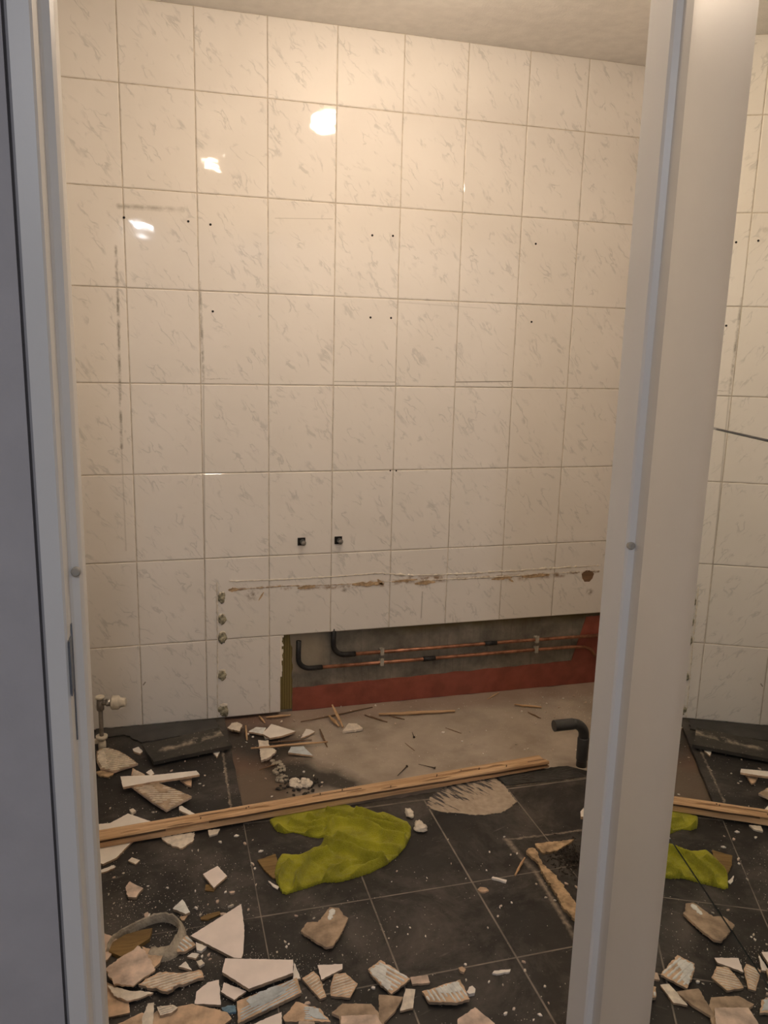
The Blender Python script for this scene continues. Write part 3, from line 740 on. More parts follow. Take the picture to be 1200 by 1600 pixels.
shard([(390, 1603), (440, 1581), (440, 1612), (392, 1614)], .004, .007, 'glaze', 'biscuit_dark', 'white triangular shard cut off by the bottom edge below the bluish coated piece')
shard([(472, 1530), (490, 1519), (499, 1527), (510, 1557), (500, 1561), (484, 1544)], 0, .007, 'biscuit', 'biscuit_dark', 'small ribbed tan shard, left of the ribbed five-sided one', ridge=RD(28, .0090, .0026, .0016), rmat='adhesive_cream')
shard([(496, 1508), (535, 1506), (535, 1514), (502, 1531)], .002, .006, 'glaze', 'biscuit_dark', 'clean white wedge-shaped shard above the two ribbed tan ones')
shard([(522, 1522), (540, 1520), (559, 1537), (547, 1559), (517, 1556), (516, 1542)], 0, .007, 'biscuit', 'biscuit_dark', 'five-sided ribbed tan shard right below the white wedge', ridge=RD(8, .0085, .0024, .0015), rmat='adhesive_cream', cover=.62)
shard([(575, 1515), (595, 1501), (641, 1531), (612, 1553), (583, 1527)], .005, .007, 'biscuit', 'biscuit_dark', 'square ribbed shard with white adhesive strips, its ragged left side raised', ridge=RD(-50, .0125, .0036, .0022), rmat='adhesive', amp=.0018, tilt=(.03, .02), coat=[(578, 1517), (593, 1508), (605, 1516), (600, 1526), (612, 1536), (606, 1548), (590, 1530)])
shard([(641, 1527), (668, 1523), (672, 1535), (644, 1538)], 0, .006, 'biscuit_pink', 'biscuit', 'small oblong tan piece between the square ribbed shard and the curved ribbed one')
shard([(634, 1545), (649, 1546), (645, 1575), (625, 1580)], .001, .006, 'adhesive_cream', 'biscuit', 'pale narrow strip of tile standing out beside the brown wedge at the bottom')
shard([(592, 1555), (630, 1557), (617, 1580), (597, 1601), (592, 1597)], .001, .007, 'biscuit_dark', 'biscuit', 'brown wedge-shaped shard with a worn back, left of the pale narrow strip', wave=.0012)
shard([(659, 1549), (675, 1545), (719, 1532), (734, 1564), (714, 1569), (670, 1566)], .003, .008, 'biscuit', 'biscuit_dark', 'wide curved ribbed shard with white strips, rightmost of the big ones', ridge=RD(100, .0105, .0036, .0022), rmat='adhesive', amp=.0012, coat=[(680, 1547), (714, 1535), (722, 1548), (710, 1552), (690, 1553)])
shard([(729, 1550), (733, 1542), (738, 1540), (743, 1545), (742, 1551), (733, 1553)], 0, .009, 'glaze_w', 'glaze_w', 'rounded cream pebble of tile right of the wide curved ribbed shard')
shard([(715, 1593), (742, 1575), (773, 1599), (776, 1614), (716, 1614)], 0, .008, 'biscuit_pink', 'biscuit', 'pale peaked shard cut off by the bottom edge, farthest to the right', wave=.0014)
shard([(518, 1584), (535, 1570), (580, 1569), (595, 1586), (606, 1614), (532, 1614), (530, 1590)], .001, .007, 'biscuit_dark', 'biscuit', 'broad brown shard at the bottom edge under a paler slab', wave=.0008)
shard([(533, 1588), (588, 1586), (604, 1614), (532, 1614)], .010, .005, 'biscuit_pink', 'biscuit', 'paler flat slab lying on the broad brown shard at the bottom edge', wave=.0008)
shard([(442, 1590), (462, 1566), (482, 1573), (500, 1577), (517, 1598), (490, 1596), (445, 1596)], 0, .007, 'biscuit', 'biscuit_dark', 'ragged tan shard with a bluish tip, right of the long coated piece', amp=.002, ridge=RD(-20, .006, .003, .001), rmat='adhesive_blue', cover=.2, coat=[(484, 1576), (498, 1578), (500, 1584), (512, 1595), (496, 1593), (484, 1588)])
shard([(467, 1596), (491, 1596), (493, 1612), (466, 1612)], .009, .005, 'biscuit_pink', 'biscuit', 'small tan square at the bottom edge below the bluish tip')
shard([(470, 1455), (480, 1441), (497, 1441), (515, 1418), (530, 1420), (536, 1431), (544, 1436), (532, 1462), (520, 1480), (510, 1482), (492, 1471)], .002, .008, 'biscuit_dark', 'biscuit', 'brown L-shaped shard lying face down alone on the black tiles', amp=.0016, wave=.0015, rmat='adhesive', coat=[(514, 1424), (520, 1421), (524, 1424), (518, 1438), (513, 1438)])
shard([(322, 1382), (340, 1384), (334, 1393), (320, 1391)], 0, .003, 'wood_brown', 'wood_brown', 'brown crumb of board under the square white chip', cat='board piece', name='board_piece')
shard([(317, 1367), (340, 1354), (355, 1369), (334, 1387)], .004, .007, 'glaze', 'biscuit', 'small square pinkish white shard lying alone left of the towel', tilt=(-.02, .03), amp=.0006)
shard([(270, 1420), (285, 1406), (290, 1413), (297, 1425), (290, 1428)], .001, .008, 'adhesive', 'biscuit_dark', 'grey white triangular shard above the curved rim')
shard([(271, 1477), (292, 1461), (306, 1477), (290, 1487), (277, 1488)], .002, .008, 'biscuit', 'biscuit_dark', 'small ribbed shard with four grey strips touching the large triangle', ridge=RD(-55, .011, .0036, .0022), rmat='adhesive')
shard([(306, 1472), (323, 1479), (315, 1486), (307, 1484)], .001, .007, 'glaze_w', 'glaze_w', 'white chip right against the small ribbed shard with four strips')
shard([(292, 1495), (300, 1489), (311, 1490), (306, 1498)], 0, .006, 'glaze_w', 'biscuit', 'upper white chip below the ribbed shard with four strips')
shard([(307, 1502), (315, 1499), (320, 1505), (312, 1510)], 0, .007, 'plaster', 'plaster', 'lower clover-shaped white chip below the ribbed shard with four strips')
shard([(279, 1510), (290, 1502), (300, 1516)], .001, .006, 'glaze_w', 'biscuit', 'white triangular chip behind the long ribbed shard')
shard([(216, 1541), (232, 1530), (250, 1520), (285, 1521), (315, 1516), (319, 1527), (305, 1531), (290, 1538), (275, 1542), (262, 1552)], .003, .008, 'biscuit', 'biscuit_dark', 'long ribbed shard pointing right, at the bottom left of the heap', ridge=RD(12, .0085, .003, .0017), rmat='adhesive_cream', amp=.0022)
shard([(165, 1516), (190, 1496), (205, 1488), (215, 1478), (226, 1484), (243, 1516), (208, 1541), (178, 1540)], .012, .006, 'biscuit_pink', 'biscuit', 'crumpled pinkish plaster slab below the curved rim', wave=.005, amp=.002)
shard([(222, 1479), (256, 1490), (250, 1504), (240, 1513), (232, 1500)], .002, .008, 'biscuit', 'biscuit_dark', 'tan corner piece right of the crumpled pinkish slab', amp=.0015)
shard([(152, 1528), (200, 1550), (203, 1582), (160, 1592), (150, 1590)], .001, .005, 'biscuit', 'biscuit_dark', 'flat tan slab in the corner by the left jamb')
shard([(215, 1612), (245, 1580), (300, 1569), (355, 1582), (362, 1592), (332, 1614)], .001, .006, 'biscuit', 'biscuit_dark', 'wide flat tan slab at the bottom edge, left of the bluish coated piece', amp=.0012)
shard([(180, 1603), (222, 1583), (240, 1592), (226, 1614), (180, 1614)], .001, .006, 'biscuit', 'biscuit', 'flat tan slab at the bottom edge nearest the left jamb')
shard([(245, 1573), (270, 1570), (278, 1575), (268, 1583), (250, 1587)], .008, .007, 'adhesive_cream', 'biscuit_dark', 'small ribbed block on the upper rim of the wide tan slab', ridge=RD(10, .007, .0025, .002), rmat='adhesive_cream')
shard([(168, 1540), (198, 1546), (240, 1552), (215, 1561), (198, 1564), (178, 1556)], .008, .005, 'plaster', 'biscuit', 'curled dusty flake below the crumpled pinkish slab', wave=.004, amp=.0015)
shard([(222, 1590), (232, 1568), (241, 1566), (240, 1590), (236, 1606), (222, 1606)], .010, .005, 'plaster', 'plaster', 'pale upright flake between two tan slabs at the bottom edge', wave=.003)
shard([(313, 1434), (325, 1428), (343, 1424), (345, 1428), (325, 1437), (314, 1437)], 0, .004, 'wood_brown', 'wood_brown', 'leaf-shaped brown board sliver above the large triangle', cat='board piece', name='board_piece')
shard([(196, 1387), (203, 1377), (212, 1382), (224, 1388), (218, 1394), (213, 1402), (200, 1402)], .001, .008, 'biscuit_pink', 'biscuit_dark', 'ragged tan shard alone by the left jamb above the heap', wave=.003, amp=.002)
shard([(281, 1432), (293, 1431), (288, 1438), (284, 1438)], 0, .004, 'biscuit', 'biscuit', 'tiny tan chip just below the grey white triangular shard')
shard([(150, 1455), (170, 1462), (190, 1470), (168, 1500), (150, 1510)], .0, .006, 'biscuit_pink', 'biscuit', 'pale slab between the left jamb and the curved rim', wave=.003)
MT['bluebit'] = mat('faded_blue_scrap', (.16, .27, .36), .8, .3, 90, .3)
shard([(346, 1574), (356, 1571), (368, 1571), (369, 1581), (358, 1583), (350, 1580)], 0, .006, 'bluebit', 'bluebit', 'small blue scrap in the gap between white shards and the bluish coated piece', cat='scrap', name='blue_scrap', amp=.002)
# --- curved rim (broken curved piece with brown board inside)
rimpx = [(168, 1484), (172, 1470), (186, 1459), (205, 1450), (228, 1440), (248, 1434), (262, 1434), (275, 1439), (281, 1448), (280, 1460), (273, 1471), (265, 1482), (250, 1484), (236, 1482)]
W = [FL(u, v, .012) for u, v in rimpx]; c = sum(W, Vector()) / len(W); c.z = 0
def smooth_path(P, n=5):
    out = []
    for i in range(len(P) - 1):
        p0, p1, p2, p3 = P[max(i - 1, 0)], P[i], P[i + 1], P[min(i + 2, len(P) - 1)]
        for k in range(n):
            t_ = k / n
            out.append(.5 * ((2 * p1) + (-p0 + p2) * t_ + (2 * p0 - 5 * p1 + 4 * p2 - p3) * t_ * t_ + (-p0 + 3 * p1 - 3 * p2 + p3) * t_ ** 3))
    out.append(P[-1]); return out
SP = smooth_path([p - c for p in W])
rim = empty('curved_fragment', c, 'curved dusty grey rim fragment with brown ribbed board inside, by the left jamb', 'debris')
bm = bmesh.new()
rings = []
for i, p in enumerate(SP):
    d = (SP[min(i + 1, len(SP) - 1)] - SP[max(i - 1, 0)]).normalized(); nn = Vector((-d.y, d.x, 0))
    s = i / (len(SP) - 1); wd = (.006 + .030 * max(0, s - .45) * 1.6); hgt = .010 + .012 * math.sin(math.pi * s)
    j = 1 + .25 * noise.noise(Vector((i * .5, 0, 0)))
    rings.append([bm.verts.new(q) for q in (p + nn * -.004 + Vector((0, 0, -.012)), p + nn * -.003 + Vector((0, 0, hgt * j - .010)), p + nn * wd * -.05 + Vector((0, 0, hgt * j - .006)), p - nn * -wd * .6 + Vector((0, 0, hgt * j * .55 - .008)), p + nn * wd + Vector((0, 0, -.010)), p + nn * wd + Vector((0, 0, -.012)))])
for a, b in zip(rings[:-1], rings[1:]):
    for k in range(5): bm.faces.new((a[k], b[k], b[k + 1], a[k + 1])).smooth = True
bm.faces.new(rings[0]); bm.faces.new(rings[-1][::-1]); fixn(bm)
MT['dustgrey'] = mat('dusty_grey_mortar', (.42, .37, .29), .95, .3, 40, .9, bscale=130, bd=.005)
link('rim', bm, 'dustgrey', rim)
bm = bmesh.new()
ip = [(170, 1486), (176, 1472), (196, 1460), (222, 1453), (238, 1450), (234, 1466), (218, 1476), (206, 1488), (188, 1494)]
Q = [FL(u, v, .010) - c for u, v in ip]
cc = sum(Q, Vector()) / len(Q)
vt = [bm.verts.new(q) for q in Q]; ce = bm.verts.new(cc - Vector((0, 0, .006)))
for i in range(len(vt)): bm.faces.new((vt[i], vt[(i + 1) % len(vt)], ce))
vb_ = [bm.verts.new(Vector((q.x, q.y, .0))) for q in Q]
for i in range(len(vt)): bm.faces.new((vb_[i], vb_[(i + 1) % len(vt)], vt[(i + 1) % len(vt)], vt[i]))
fixn(bm); link('brown_board', bm, 'wood_brown', rim)
# --- left side
shard([(150, 1288), (172, 1286), (200, 1271), (235, 1283), (222, 1300), (202, 1319), (182, 1340), (161, 1350), (150, 1345)], .0, .007, 'glaze_w', 'biscuit', 'large white tile shard trapped under the left end of the timber', amp=.0006, tilt=(0, 0))
shard([(152, 1361), (178, 1352), (180, 1356), (165, 1362), (152, 1365)], 0, .005, 'glaze_w', 'biscuit', 'thin white strip by the left jamb below the timber')
shard([(252, 1308), (304, 1300), (302, 1313), (285, 1325), (268, 1321), (256, 1313)], 0, .006, 'adhesive_cream', 'biscuit', 'ragged pale shard sticking out from under the timber', amp=.003, tilt=(0, 0))
shard([(325, 1297), (344, 1295), (340, 1302), (327, 1306)], 0, .006, 'plaster', 'plaster', 'pale crumb peeping out below the timber, left of the towel', cat='plaster crumb', name='plaster_crumb', tilt=(0, 0))
shard([(151, 1176), (160, 1172), (171, 1171), (185, 1175), (197, 1181), (208, 1188), (216, 1194), (196, 1200), (177, 1206), (157, 1202), (151, 1190)], .004, .007, 'biscuit_dark', 'biscuit_pink', 'half-moon ribbed shard standing beside the radiator valve', ridge=RD(2, .0125, .0034, .0026), rmat='adhesive_cream', tilt=(0, .04), amp=.0006, coat=[(153, 1177), (161, 1174), (166, 1182), (166, 1192), (170, 1200), (160, 1200), (153, 1189)])
shard([(150, 1206), (163, 1202), (178, 1208), (170, 1214), (155, 1212)], 0, .006, 'chip', 'chip', 'torn brown scrap below the half-moon shard', cat='board piece', name='board_piece', amp=.002)
shard([(205, 1230), (247, 1225), (275, 1235), (300, 1245), (260, 1266), (236, 1252)], .008, .008, 'biscuit_dark', 'biscuit_pink', 'slanted brown tile piece with pale adhesive ribs under the long white strip', ridge=RD(-12, .0115, .0022, .0016), rmat='adhesive_cream', cover=.55, tilt=(.0, .03))
shard([(205, 1212), (207, 1200), (226, 1211), (228, 1216)], .006, .007, 'biscuit', 'biscuit', 'tan corner showing behind the long white strip', ridge=RD(-12, .0085, .0024, .0015), rmat='adhesive_cream')
shard([(188, 1213), (240, 1211), (307, 1204), (312, 1210), (285, 1215), (240, 1221), (192, 1230)], .020, .008, 'glaze_w', 'biscuit', 'long narrow white tile strip lying across brown pieces at the left', tilt=(0, 0), amp=.0006)
shard([(281, 1218), (300, 1214), (299, 1229), (292, 1227)], .002, .007, 'biscuit', 'biscuit', 'tan chip beneath the right end of the long white strip')
shard([(280, 1260), (284, 1259), (305, 1272), (302, 1276), (280, 1266)], .0, .006, 'glaze_w', 'biscuit', 'narrow white splinter of tile touching the far side of the timber', tilt=(0, 0))
shard([(207, 1170), (216, 1167), (223, 1174), (219, 1178), (209, 1174)], .0, .007, 'glaze_w', 'biscuit', 'small white chip at the left corner of the loose black slab')
shard([(332, 1175), (344, 1174), (339, 1183)], .0, .006, 'glaze_w', 'biscuit', 'small white triangular chip at the right corner of the loose black slab')
shard([(202, 1265), (208, 1263), (213, 1267), (206, 1271)], 0, .008, 'plaster', 'plaster', 'small plaster crumb above the trapped white shard', cat='plaster crumb', name='plaster_crumb')
shard([(200, 1345), (206, 1340), (219, 1344), (212, 1350)], 0, .005, 'plaster', 'biscuit', 'flat cream chip left below the timber near the jamb')
shard([(228, 1207), (236, 1202), (241, 1208), (236, 1212)], .002, .005, 'glaze_w', 'biscuit', 'white flake above the long white strip')
# --- back, on the concrete
B = CZ
shard([(388, 1143), (400, 1136), (416, 1137), (410, 1147)], .004, .007, 'adhesive', 'biscuit', 'grey white shard left of the large pale one on the concrete', base=B)
shard([(410, 1147), (424, 1133), (462, 1143), (440, 1150), (422, 1153)], .008, .008, 'glaze_w', 'biscuit', 'large pale pointed shard on the dark end of the concrete', base=B, tilt=(0, .05), amp=.0006)
shard([(355, 1137), (362, 1130), (371, 1128), (379, 1133), (375, 1142), (362, 1140)], .006, .008, 'plaster', 'chip', 'ragged plaster flake nearest the lowest mortar dab', base=B, amp=.002, wave=.003)
shard([(403, 1157), (419, 1157), (421, 1166), (432, 1173), (421, 1184), (408, 1188), (406, 1172)], .004, .009, 'plaster', 'biscuit_pink', 'ragged tan plaster slab under the long thin stick', base=B, amp=.002, wave=.003)
shard([(450, 1176), (455, 1167), (474, 1166), (489, 1181), (474, 1179)], .003, .007, 'adhesive_blue', 'biscuit', 'bluish grey shard in front of the long thin stick', base=B)
shard([(470, 1154), (478, 1139), (485, 1140), (492, 1143), (482, 1149)], .003, .006, 'glaze_w', 'biscuit', 'white pointed shard right of the large pale one', base=B)
shard([(535, 1143), (545, 1131), (558, 1131), (567, 1138), (552, 1141)], .0, .010, 'plaster', 'plaster', 'dusty plaster lump right of the upright splinters', base=B, amp=.002, wave=.003, cat='plaster crumb', name='plaster_crumb')
shard([(412, 1148), (418, 1146), (420, 1152), (414, 1153)], 0, .008, 'plaster', 'plaster', 'small crumb under the left tip of the large pale shard', base=B, cat='plaster crumb', name='plaster_crumb')
# --- by the towel
shard([(402, 1344), (430, 1334), (436, 1350), (436, 1372), (427, 1372), (414, 1360)], .0, .005, 'wood_brown', 'wood_brown', 'brown ribbed board corner sticking out from under the towel', cat='board piece', name='board_piece', tilt=(0, 0))
shard([(419, 1376), (424, 1379), (436, 1386), (434, 1390), (426, 1385)], 0, .003, 'glaze_w', 'glaze_w', 'curved white sliver at the near corner of the towel')
for px, lab in (([(647, 1290), (650, 1286), (656, 1285), (664, 1288), (665, 1293), (658, 1296), (654, 1300), (650, 1296)], 'white plaster lump right of the towel, the lower of two'),
                ([(631, 1266), (636, 1264), (646, 1271), (648, 1276), (641, 1277), (637, 1271)], 'pinkish plaster lump right of the towel, the upper of two')):
    W = [FL(u, v, .008) for u, v in px]; c = sum(W, Vector()) / len(W)
    rx = max(abs(p.x - c.x) for p in W); ry = max(abs(p.y - c.y) for p in W)
    bm = bmesh.new(); blob(bm, (0, 0, .009), rx, ry * .9, .010, rx * 900, .5, 3)
    tag(link('plaster_crumb', bm, 'plaster', None, (c.x, c.y, 0), True), lab, 'plaster crumb')
shard([(746, 1390), (750, 1386), (760, 1387), (764, 1391), (758, 1393), (750, 1393)], 0, .006, 'biscuit', 'biscuit', 'tan chip beside the grout crossing in the middle of the black tiles')
shard([(768, 1372), (770, 1370), (792, 1375), (791, 1378)], 0, .006, 'glaze_w', 'glaze_w', 'straight white strip by the torn board at the right')
shard([(769, 1521), (772, 1517), (798, 1514), (797, 1518), (776, 1522)], 0, .005, 'glaze_w', 'glaze_w', 'white strip lying on the black tiles at the bottom right')
shard([(907, 1268), (912, 1262), (914, 1276), (908, 1276)], 0, .010, 'glaze_w', 'biscuit', 'white chip half hidden by the right jamb')
shard([(716, 1512), (722, 1510), (728, 1514), (725, 1519), (719, 1517)], 0, .007, 'biscuit', 'biscuit', 'tan chip on the grout line above the wide curved ribbed shard')

# --- loose black slab near the wall
W = [FL(u, v, z) for u, v, z in ((222, 1163, .030), (341, 1137, .034), (362, 1164, .026), (240, 1190, .024))]
c = sum(W, Vector()) / 4; c.z = 0
bm = bmesh.new(); n = 14; g = {}
for i in range(n + 1):
    for j in range(7):
        a = W[0].lerp(W[1], i / n); b = W[3].lerp(W[2], i / n); p = a.lerp(b, j / 6) - c
        edge_ = 0 if 0 < i < n and 0 < j < 6 else 1
        e = Vector((noise.noise(p * 40), noise.noise(p * 40 + Vector((9, 0, 0))), 0)) * .003 * edge_
        g[i, j] = (bm.verts.new(p + e), bm.verts.new(p + e - Vector((0, 0, .014))))
for i in range(n):
    for j in range(6):
        bm.faces.new((g[i, j][0], g[i + 1, j][0], g[i + 1, j + 1][0], g[i, j + 1][0])); bm.faces.new((g[i, j][1], g[i, j + 1][1], g[i + 1, j + 1][1], g[i + 1, j][1]))
for i in range(n):
    for j in (0, 6): bm.faces.new((g[i, j][0], g[i + 1, j][0], g[i + 1, j][1], g[i, j][1]))
for j in range(6):
    for i in (0, n): bm.faces.new((g[i, j][0], g[i, j + 1][0], g[i, j + 1][1], g[i, j][1]))
fixn(bm)
def slab_material():
    t = NT('dusty_black_slab'); O = t.tc.outputs['Object']
    col = t.mix(t.mr(t.noise(O, 12, 5), .3, .7), (.022, .021, .018), (.055, .05, .042))
    On = t.vm('ADD', O, t.vm('MULTIPLY', t.vm('SUBTRACT', t.noise(O, 30, 4, .6, 0, True), (.5, .5, .5)), (.05, .05, 0)))
    pa = W[0].lerp(W[3], .45) - c + Vector((.06, 0, 0)); pb = W[1].lerp(W[2], .30) - c
    pa.z = pb.z = .03
    sg = t.math('MULTIPLY', t.seg(On, pa, pb, .004, .024), t.mr(t.noise(O, 30, 4), .38, .58))
    col = t.mix(sg, col, (.33, .28, .215))
    sp = t.n('ShaderNodeTexVoronoi', {'Vector': O, 'Scale': 60})
    col = t.mix(t.math('MULTIPLY', t.mr(sp.outputs['Distance'], .14, .08), .6), col, (.5, .44, .36))
    return t.done(col, .7, t.bump(t.noise(O, 60, 5), .5, .004))
MT['slab'] = slab_material()
slab = tag(link('floor_tile_slab', bm, 'slab', None, c), 'loose black floor tile slab with a stripe of old mortar, propped near the wall', 'tile slab')
bm = bmesh.new()      # mortar bed it sits on
pp = [(p.x - c.x, p.y - c.y) for p in (W[0].lerp(W[2], .10), W[1].lerp(W[3], .10), W[2].lerp(W[0], .16), W[3].lerp(W[1], .16))]
poly_slab(bm, [tuple(q) for q in jag(pp, .01, .003, 3)], 0, .013); fixn(bm); link('mortar_bed', bm, 'blacktile', slab)

# black tile ledge against the wall behind it
bm = bmesh.new(); q = [FL(150, 1141), FL(335, 1126), FL(345, 1141), FL(222, 1162), FL(195, 1150), FL(150, 1156)]
q = [Vector((p.x, min(p.y, -.001), 0)) for p in q]; c2 = sum(q, Vector()) / 6
poly_slab(bm, [tuple(v) for v in jag([(p.x - c2.x, p.y - c2.y) for p in q], .012, .004, 8)], 0, .006); fixn(bm)
tag(link('tile_remnant', bm, 'blacktile', None, c2), 'strip of broken black tile against the wall behind the loose slab', 'tile remnant')

# --- mortar patch on the black tiles
px = [(667, 1262), (668, 1252), (680, 1238), (700, 1228), (735, 1220), (775, 1216), (790, 1230), (800, 1243), (808, 1253), (797, 1262), (783, 1270), (760, 1273), (740, 1273), (715, 1270), (690, 1268)]
W = [FL(u, v, .002) for u, v in px]; c3 = sum(W, Vector()) / len(W); c3.z = 0
bm = bmesh.new(); poly_slab(bm, [tuple(v) for v in jag([(p.x - c3.x, p.y - c3.y) for p in W], .006, .004, 4)], 0.0002, .0022); bmesh.ops.triangulate(bm, faces=[f for f in bm.faces if len(f.verts) > 4]); fixn(bm)
t = NT('combed_floor_mortar'); O = t.tc.outputs['Object']
sx = t.n('ShaderNodeSeparateXYZ', {0: O})
f = t.noise(t.rs(O, 62, (13, 85, 1)), 1.0, 4, .6)
th = t.math('ADD', f, t.math('MULTIPLY', t.math('ADD', sx.outputs[1], t.math('MULTIPLY', sx.outputs[0], -.45)), -1.25))
col = t.mix(t.mr(th, .36, .42), (.075, .07, .068), t.mix(t.mr(t.noise(O, 40, 4), .3, .7), (.36, .29, .215), (.50, .415, .325)))
MT['patch'] = t.done(col, .9, t.bump(f, .5, .003))
tag(link('mortar_patch', bm, 'patch', None, c3), 'fan-shaped patch of combed mortar on the black tiles in front of the timber', 'mortar patch')
# combed black adhesive along the edge of the concrete, right
bm = bmesh.new(); a = FL(800, 1219, .003); 
q = [FL(790, 1226, .004), FL(775, 1212, .004), FL(800, 1207, .004), FL(840, 1206, .004), FL(890, 1199, .004), FL(915, 1212, .004), FL(860, 1220, .004)]
c4 = sum(q, Vector()) / len(q); c4.z = 0
k = 0
for s in [i / 9 for i in range(10)]:
    A = q[0].lerp(q[1], s) - c4; Bq = q[5].lerp(q[4], s) - c4
    P = [A.lerp(Bq, i / 24) + Vector((0, .004 * noise.noise(Vector((i * .6, s * 9, 0))), 0)) for i in range(25)]
    for p in P: p.z = .002
    tube(bm, P, [.0035 * (.8 + .5 * abs(noise.noise(Vector((i * .7, s * 20, 5))))) for i in range(25)], 6)
poly_slab(bm, [(p.x - c4.x, p.y - c4.y) for p in q], 0.0002, .0015); fixn(bm)
tag(link('adhesive_strip', bm, 'blacktile', None, c4), 'dark combed adhesive strip between the concrete and the tiles, beside the drain elbow', 'adhesive strip')

# --- torn chipboard by the right jamb
shard([(836, 1318), (860, 1315), (897, 1311), (885, 1320), (872, 1328), (860, 1331), (848, 1332), (840, 1325)], 0, .007, 'chip', 'chip', 'torn tan board end by the right jamb, next to the dark shavings', cat='board piece', name='board_piece', amp=.002, wave=.003, tilt=(0, 0))
shard([(822, 1329), (826, 1325), (832, 1324), (837, 1326), (842, 1338), (847, 1350), (858, 1358), (867, 1366), (877, 1379), (886, 1392), (902, 1414), (901, 1440), (890, 1428), (879, 1415), (865, 1390), (850, 1367), (843, 1352), (835, 1341)], .0, .009, 'chip', 'chip', 'long splintered board strip running under the right jamb', cat='board piece', name='board_piece', amp=.003, wave=.0025, tilt=(0, 0))
c5 = FL(896, 1343); bm = bmesh.new(); r5 = random.Random(8)
for k in range(700):
    a = r5.uniform(0, 6.28); rr = abs(r5.gauss(0, .042)); x = rr * math.cos(a); y = rr * math.sin(a) * 1.2
    L = r5.uniform(.003, .012); an = r5.uniform(0, 3.14); h = max(0, .014 - rr * .25) * r5.random()
    tube(bm, [(x, y, h + .001), (x + L * math.cos(an), y + L * math.sin(an), h + .001 + r5.uniform(0, .003))], r5.uniform(.0007, .0018), 4)
tag(link('wood_shavings', bm, 'ash', None, (c5.x, c5.y, 0)), 'heap of dark shavings and dirt beside the torn board at the right jamb', 'shavings', kind='stuff')

# ------------------------------------------------------------------ the timber
A0 = FL(155, 1326, .008); B0 = FL(857, 1200, .008)
dirv = (B0 - A0).normalized(); A = A0 - dirv * .16
Ltim = (B0 - A).length
ang = math.atan2(dirv.y, dirv.x)
At = FL(155, 1297, .036); Bt = FL(832, 1182, .032)
nrm2 = Vector((-dirv.y, dirv.x, 0))
wA = (At - A0).dot(nrm2); wB = (Bt - B0).dot(nrm2)
tim = empty('timber', (A.x, A.y, .0095), 'long splintered pine timber lying across the floor over the towel', 'timber', rz=ang)
bm = bmesh.new(); NS = 130; rings = []
for i in range(NS + 1):
    s = i / NS; x = Ltim * s; wd = wA * 1.0 + (wB - wA) * s; h = .030 - .003 * s
    crack = .011 * (1 - abs(s - .25) * .8) * (.7 + .6 * noise.noise(Vector((x * 5, 0, 0)))) if s < .97 else .001
    zc_ = h * (.50 + .26 * math.sin(x * 1.9 + .3) + .05 * noise.noise(Vector((x * 9, 2, 0))))
    zc_ = min(h * .86, max(h * .2, zc_))
    nz = lambda k, f=16, a=.0013: a * noise.noise(Vector((x * f, k * 7.1, 0)))
    cr2 = wd * (.42 + .2 * math.sin(x * 2.3)); cd2 = .009 * max(0, noise.noise(Vector((x * 4, 9, 0))) + .25)
    endt = 0 if s < .985 else (s - .985) / .015
    prof = [(0 + nz(1), 0), (0 + nz(2), zc_ - .0034), (crack + .0025, zc_ + .0002), (0 + nz(3) - .0006, zc_ + .0042), (.0006 + nz(4), h - .002 + nz(5)), (.004, h + nz(6)),
            (cr2 - .0026, h + nz(7)), (cr2, h - cd2 + nz(8)), (cr2 + .0022, h + nz(9)), (wd - .004, h - .001 + nz(10)), (wd + nz(11), h - .004), (wd + nz(12), 0)]
    xe = [x + (0 if s < .999 else .004 * noise.noise(Vector((k, 4, 4)))) for k in range(len(prof))]
    if s > .999: xe = [x - .045 * (p[0] / wd) * .6 + .003 * math.sin(k * 2.2) for k, p in enumerate(prof)]
    rings.append([bm.verts.new((xe[k], p[0], p[1])) for k, p in enumerate(prof)])
for a, b in zip(rings[:-1], rings[1:]):
    for k in range(12):
        f = bm.faces.new((a[k], a[(k + 1) % 12], b[(k + 1) % 12], b[k])); f.material_index = 1 if (k in (1, 2) and noise.noise(Vector((a[0].co.x * 3.5, 1, 0))) > -.30) or (k in (6, 7) and noise.noise(Vector((a[0].co.x * 5, 8, 0))) > .08) else 0  # crack grooves coloured darker, shade painted in so they look deep
bm.faces.new(rings[0]); bm.faces.new(rings[-1][::-1]); fixn(bm)
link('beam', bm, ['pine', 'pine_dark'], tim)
rt = random.Random(4)
for k, s in enumerate((.05, .13, .21, .30, .36, .55, .62, .70, .78, .86)):
    x = Ltim * s; y0 = rt.uniform(.0, .03); L = rt.uniform(.05, .13)
    bm = bmesh.new(); tube(bm, [(x, y0, .0295), (x + L * .4, y0 + .002, .0315), (x + L * .8, y0 + .001, .0305), (x + L, y0, .029)], [.0006, .0026, .0020, .0004], 5)
    link('splinter', bm, 'pine', tim)
for k, s in enumerate((.27, .355, .36, .50, .545, .64, .745, .80, .84, .90)):
    x = Ltim * s; y = rt.uniform(.002, .04)
    bm = bmesh.new(); tube(bm, [(x, y, .026), (x + .001, y, .0325), (x + .001, y, .0335)], [.0012, .0012, .0026], 8); link('nail', bm, 'nail', tim)

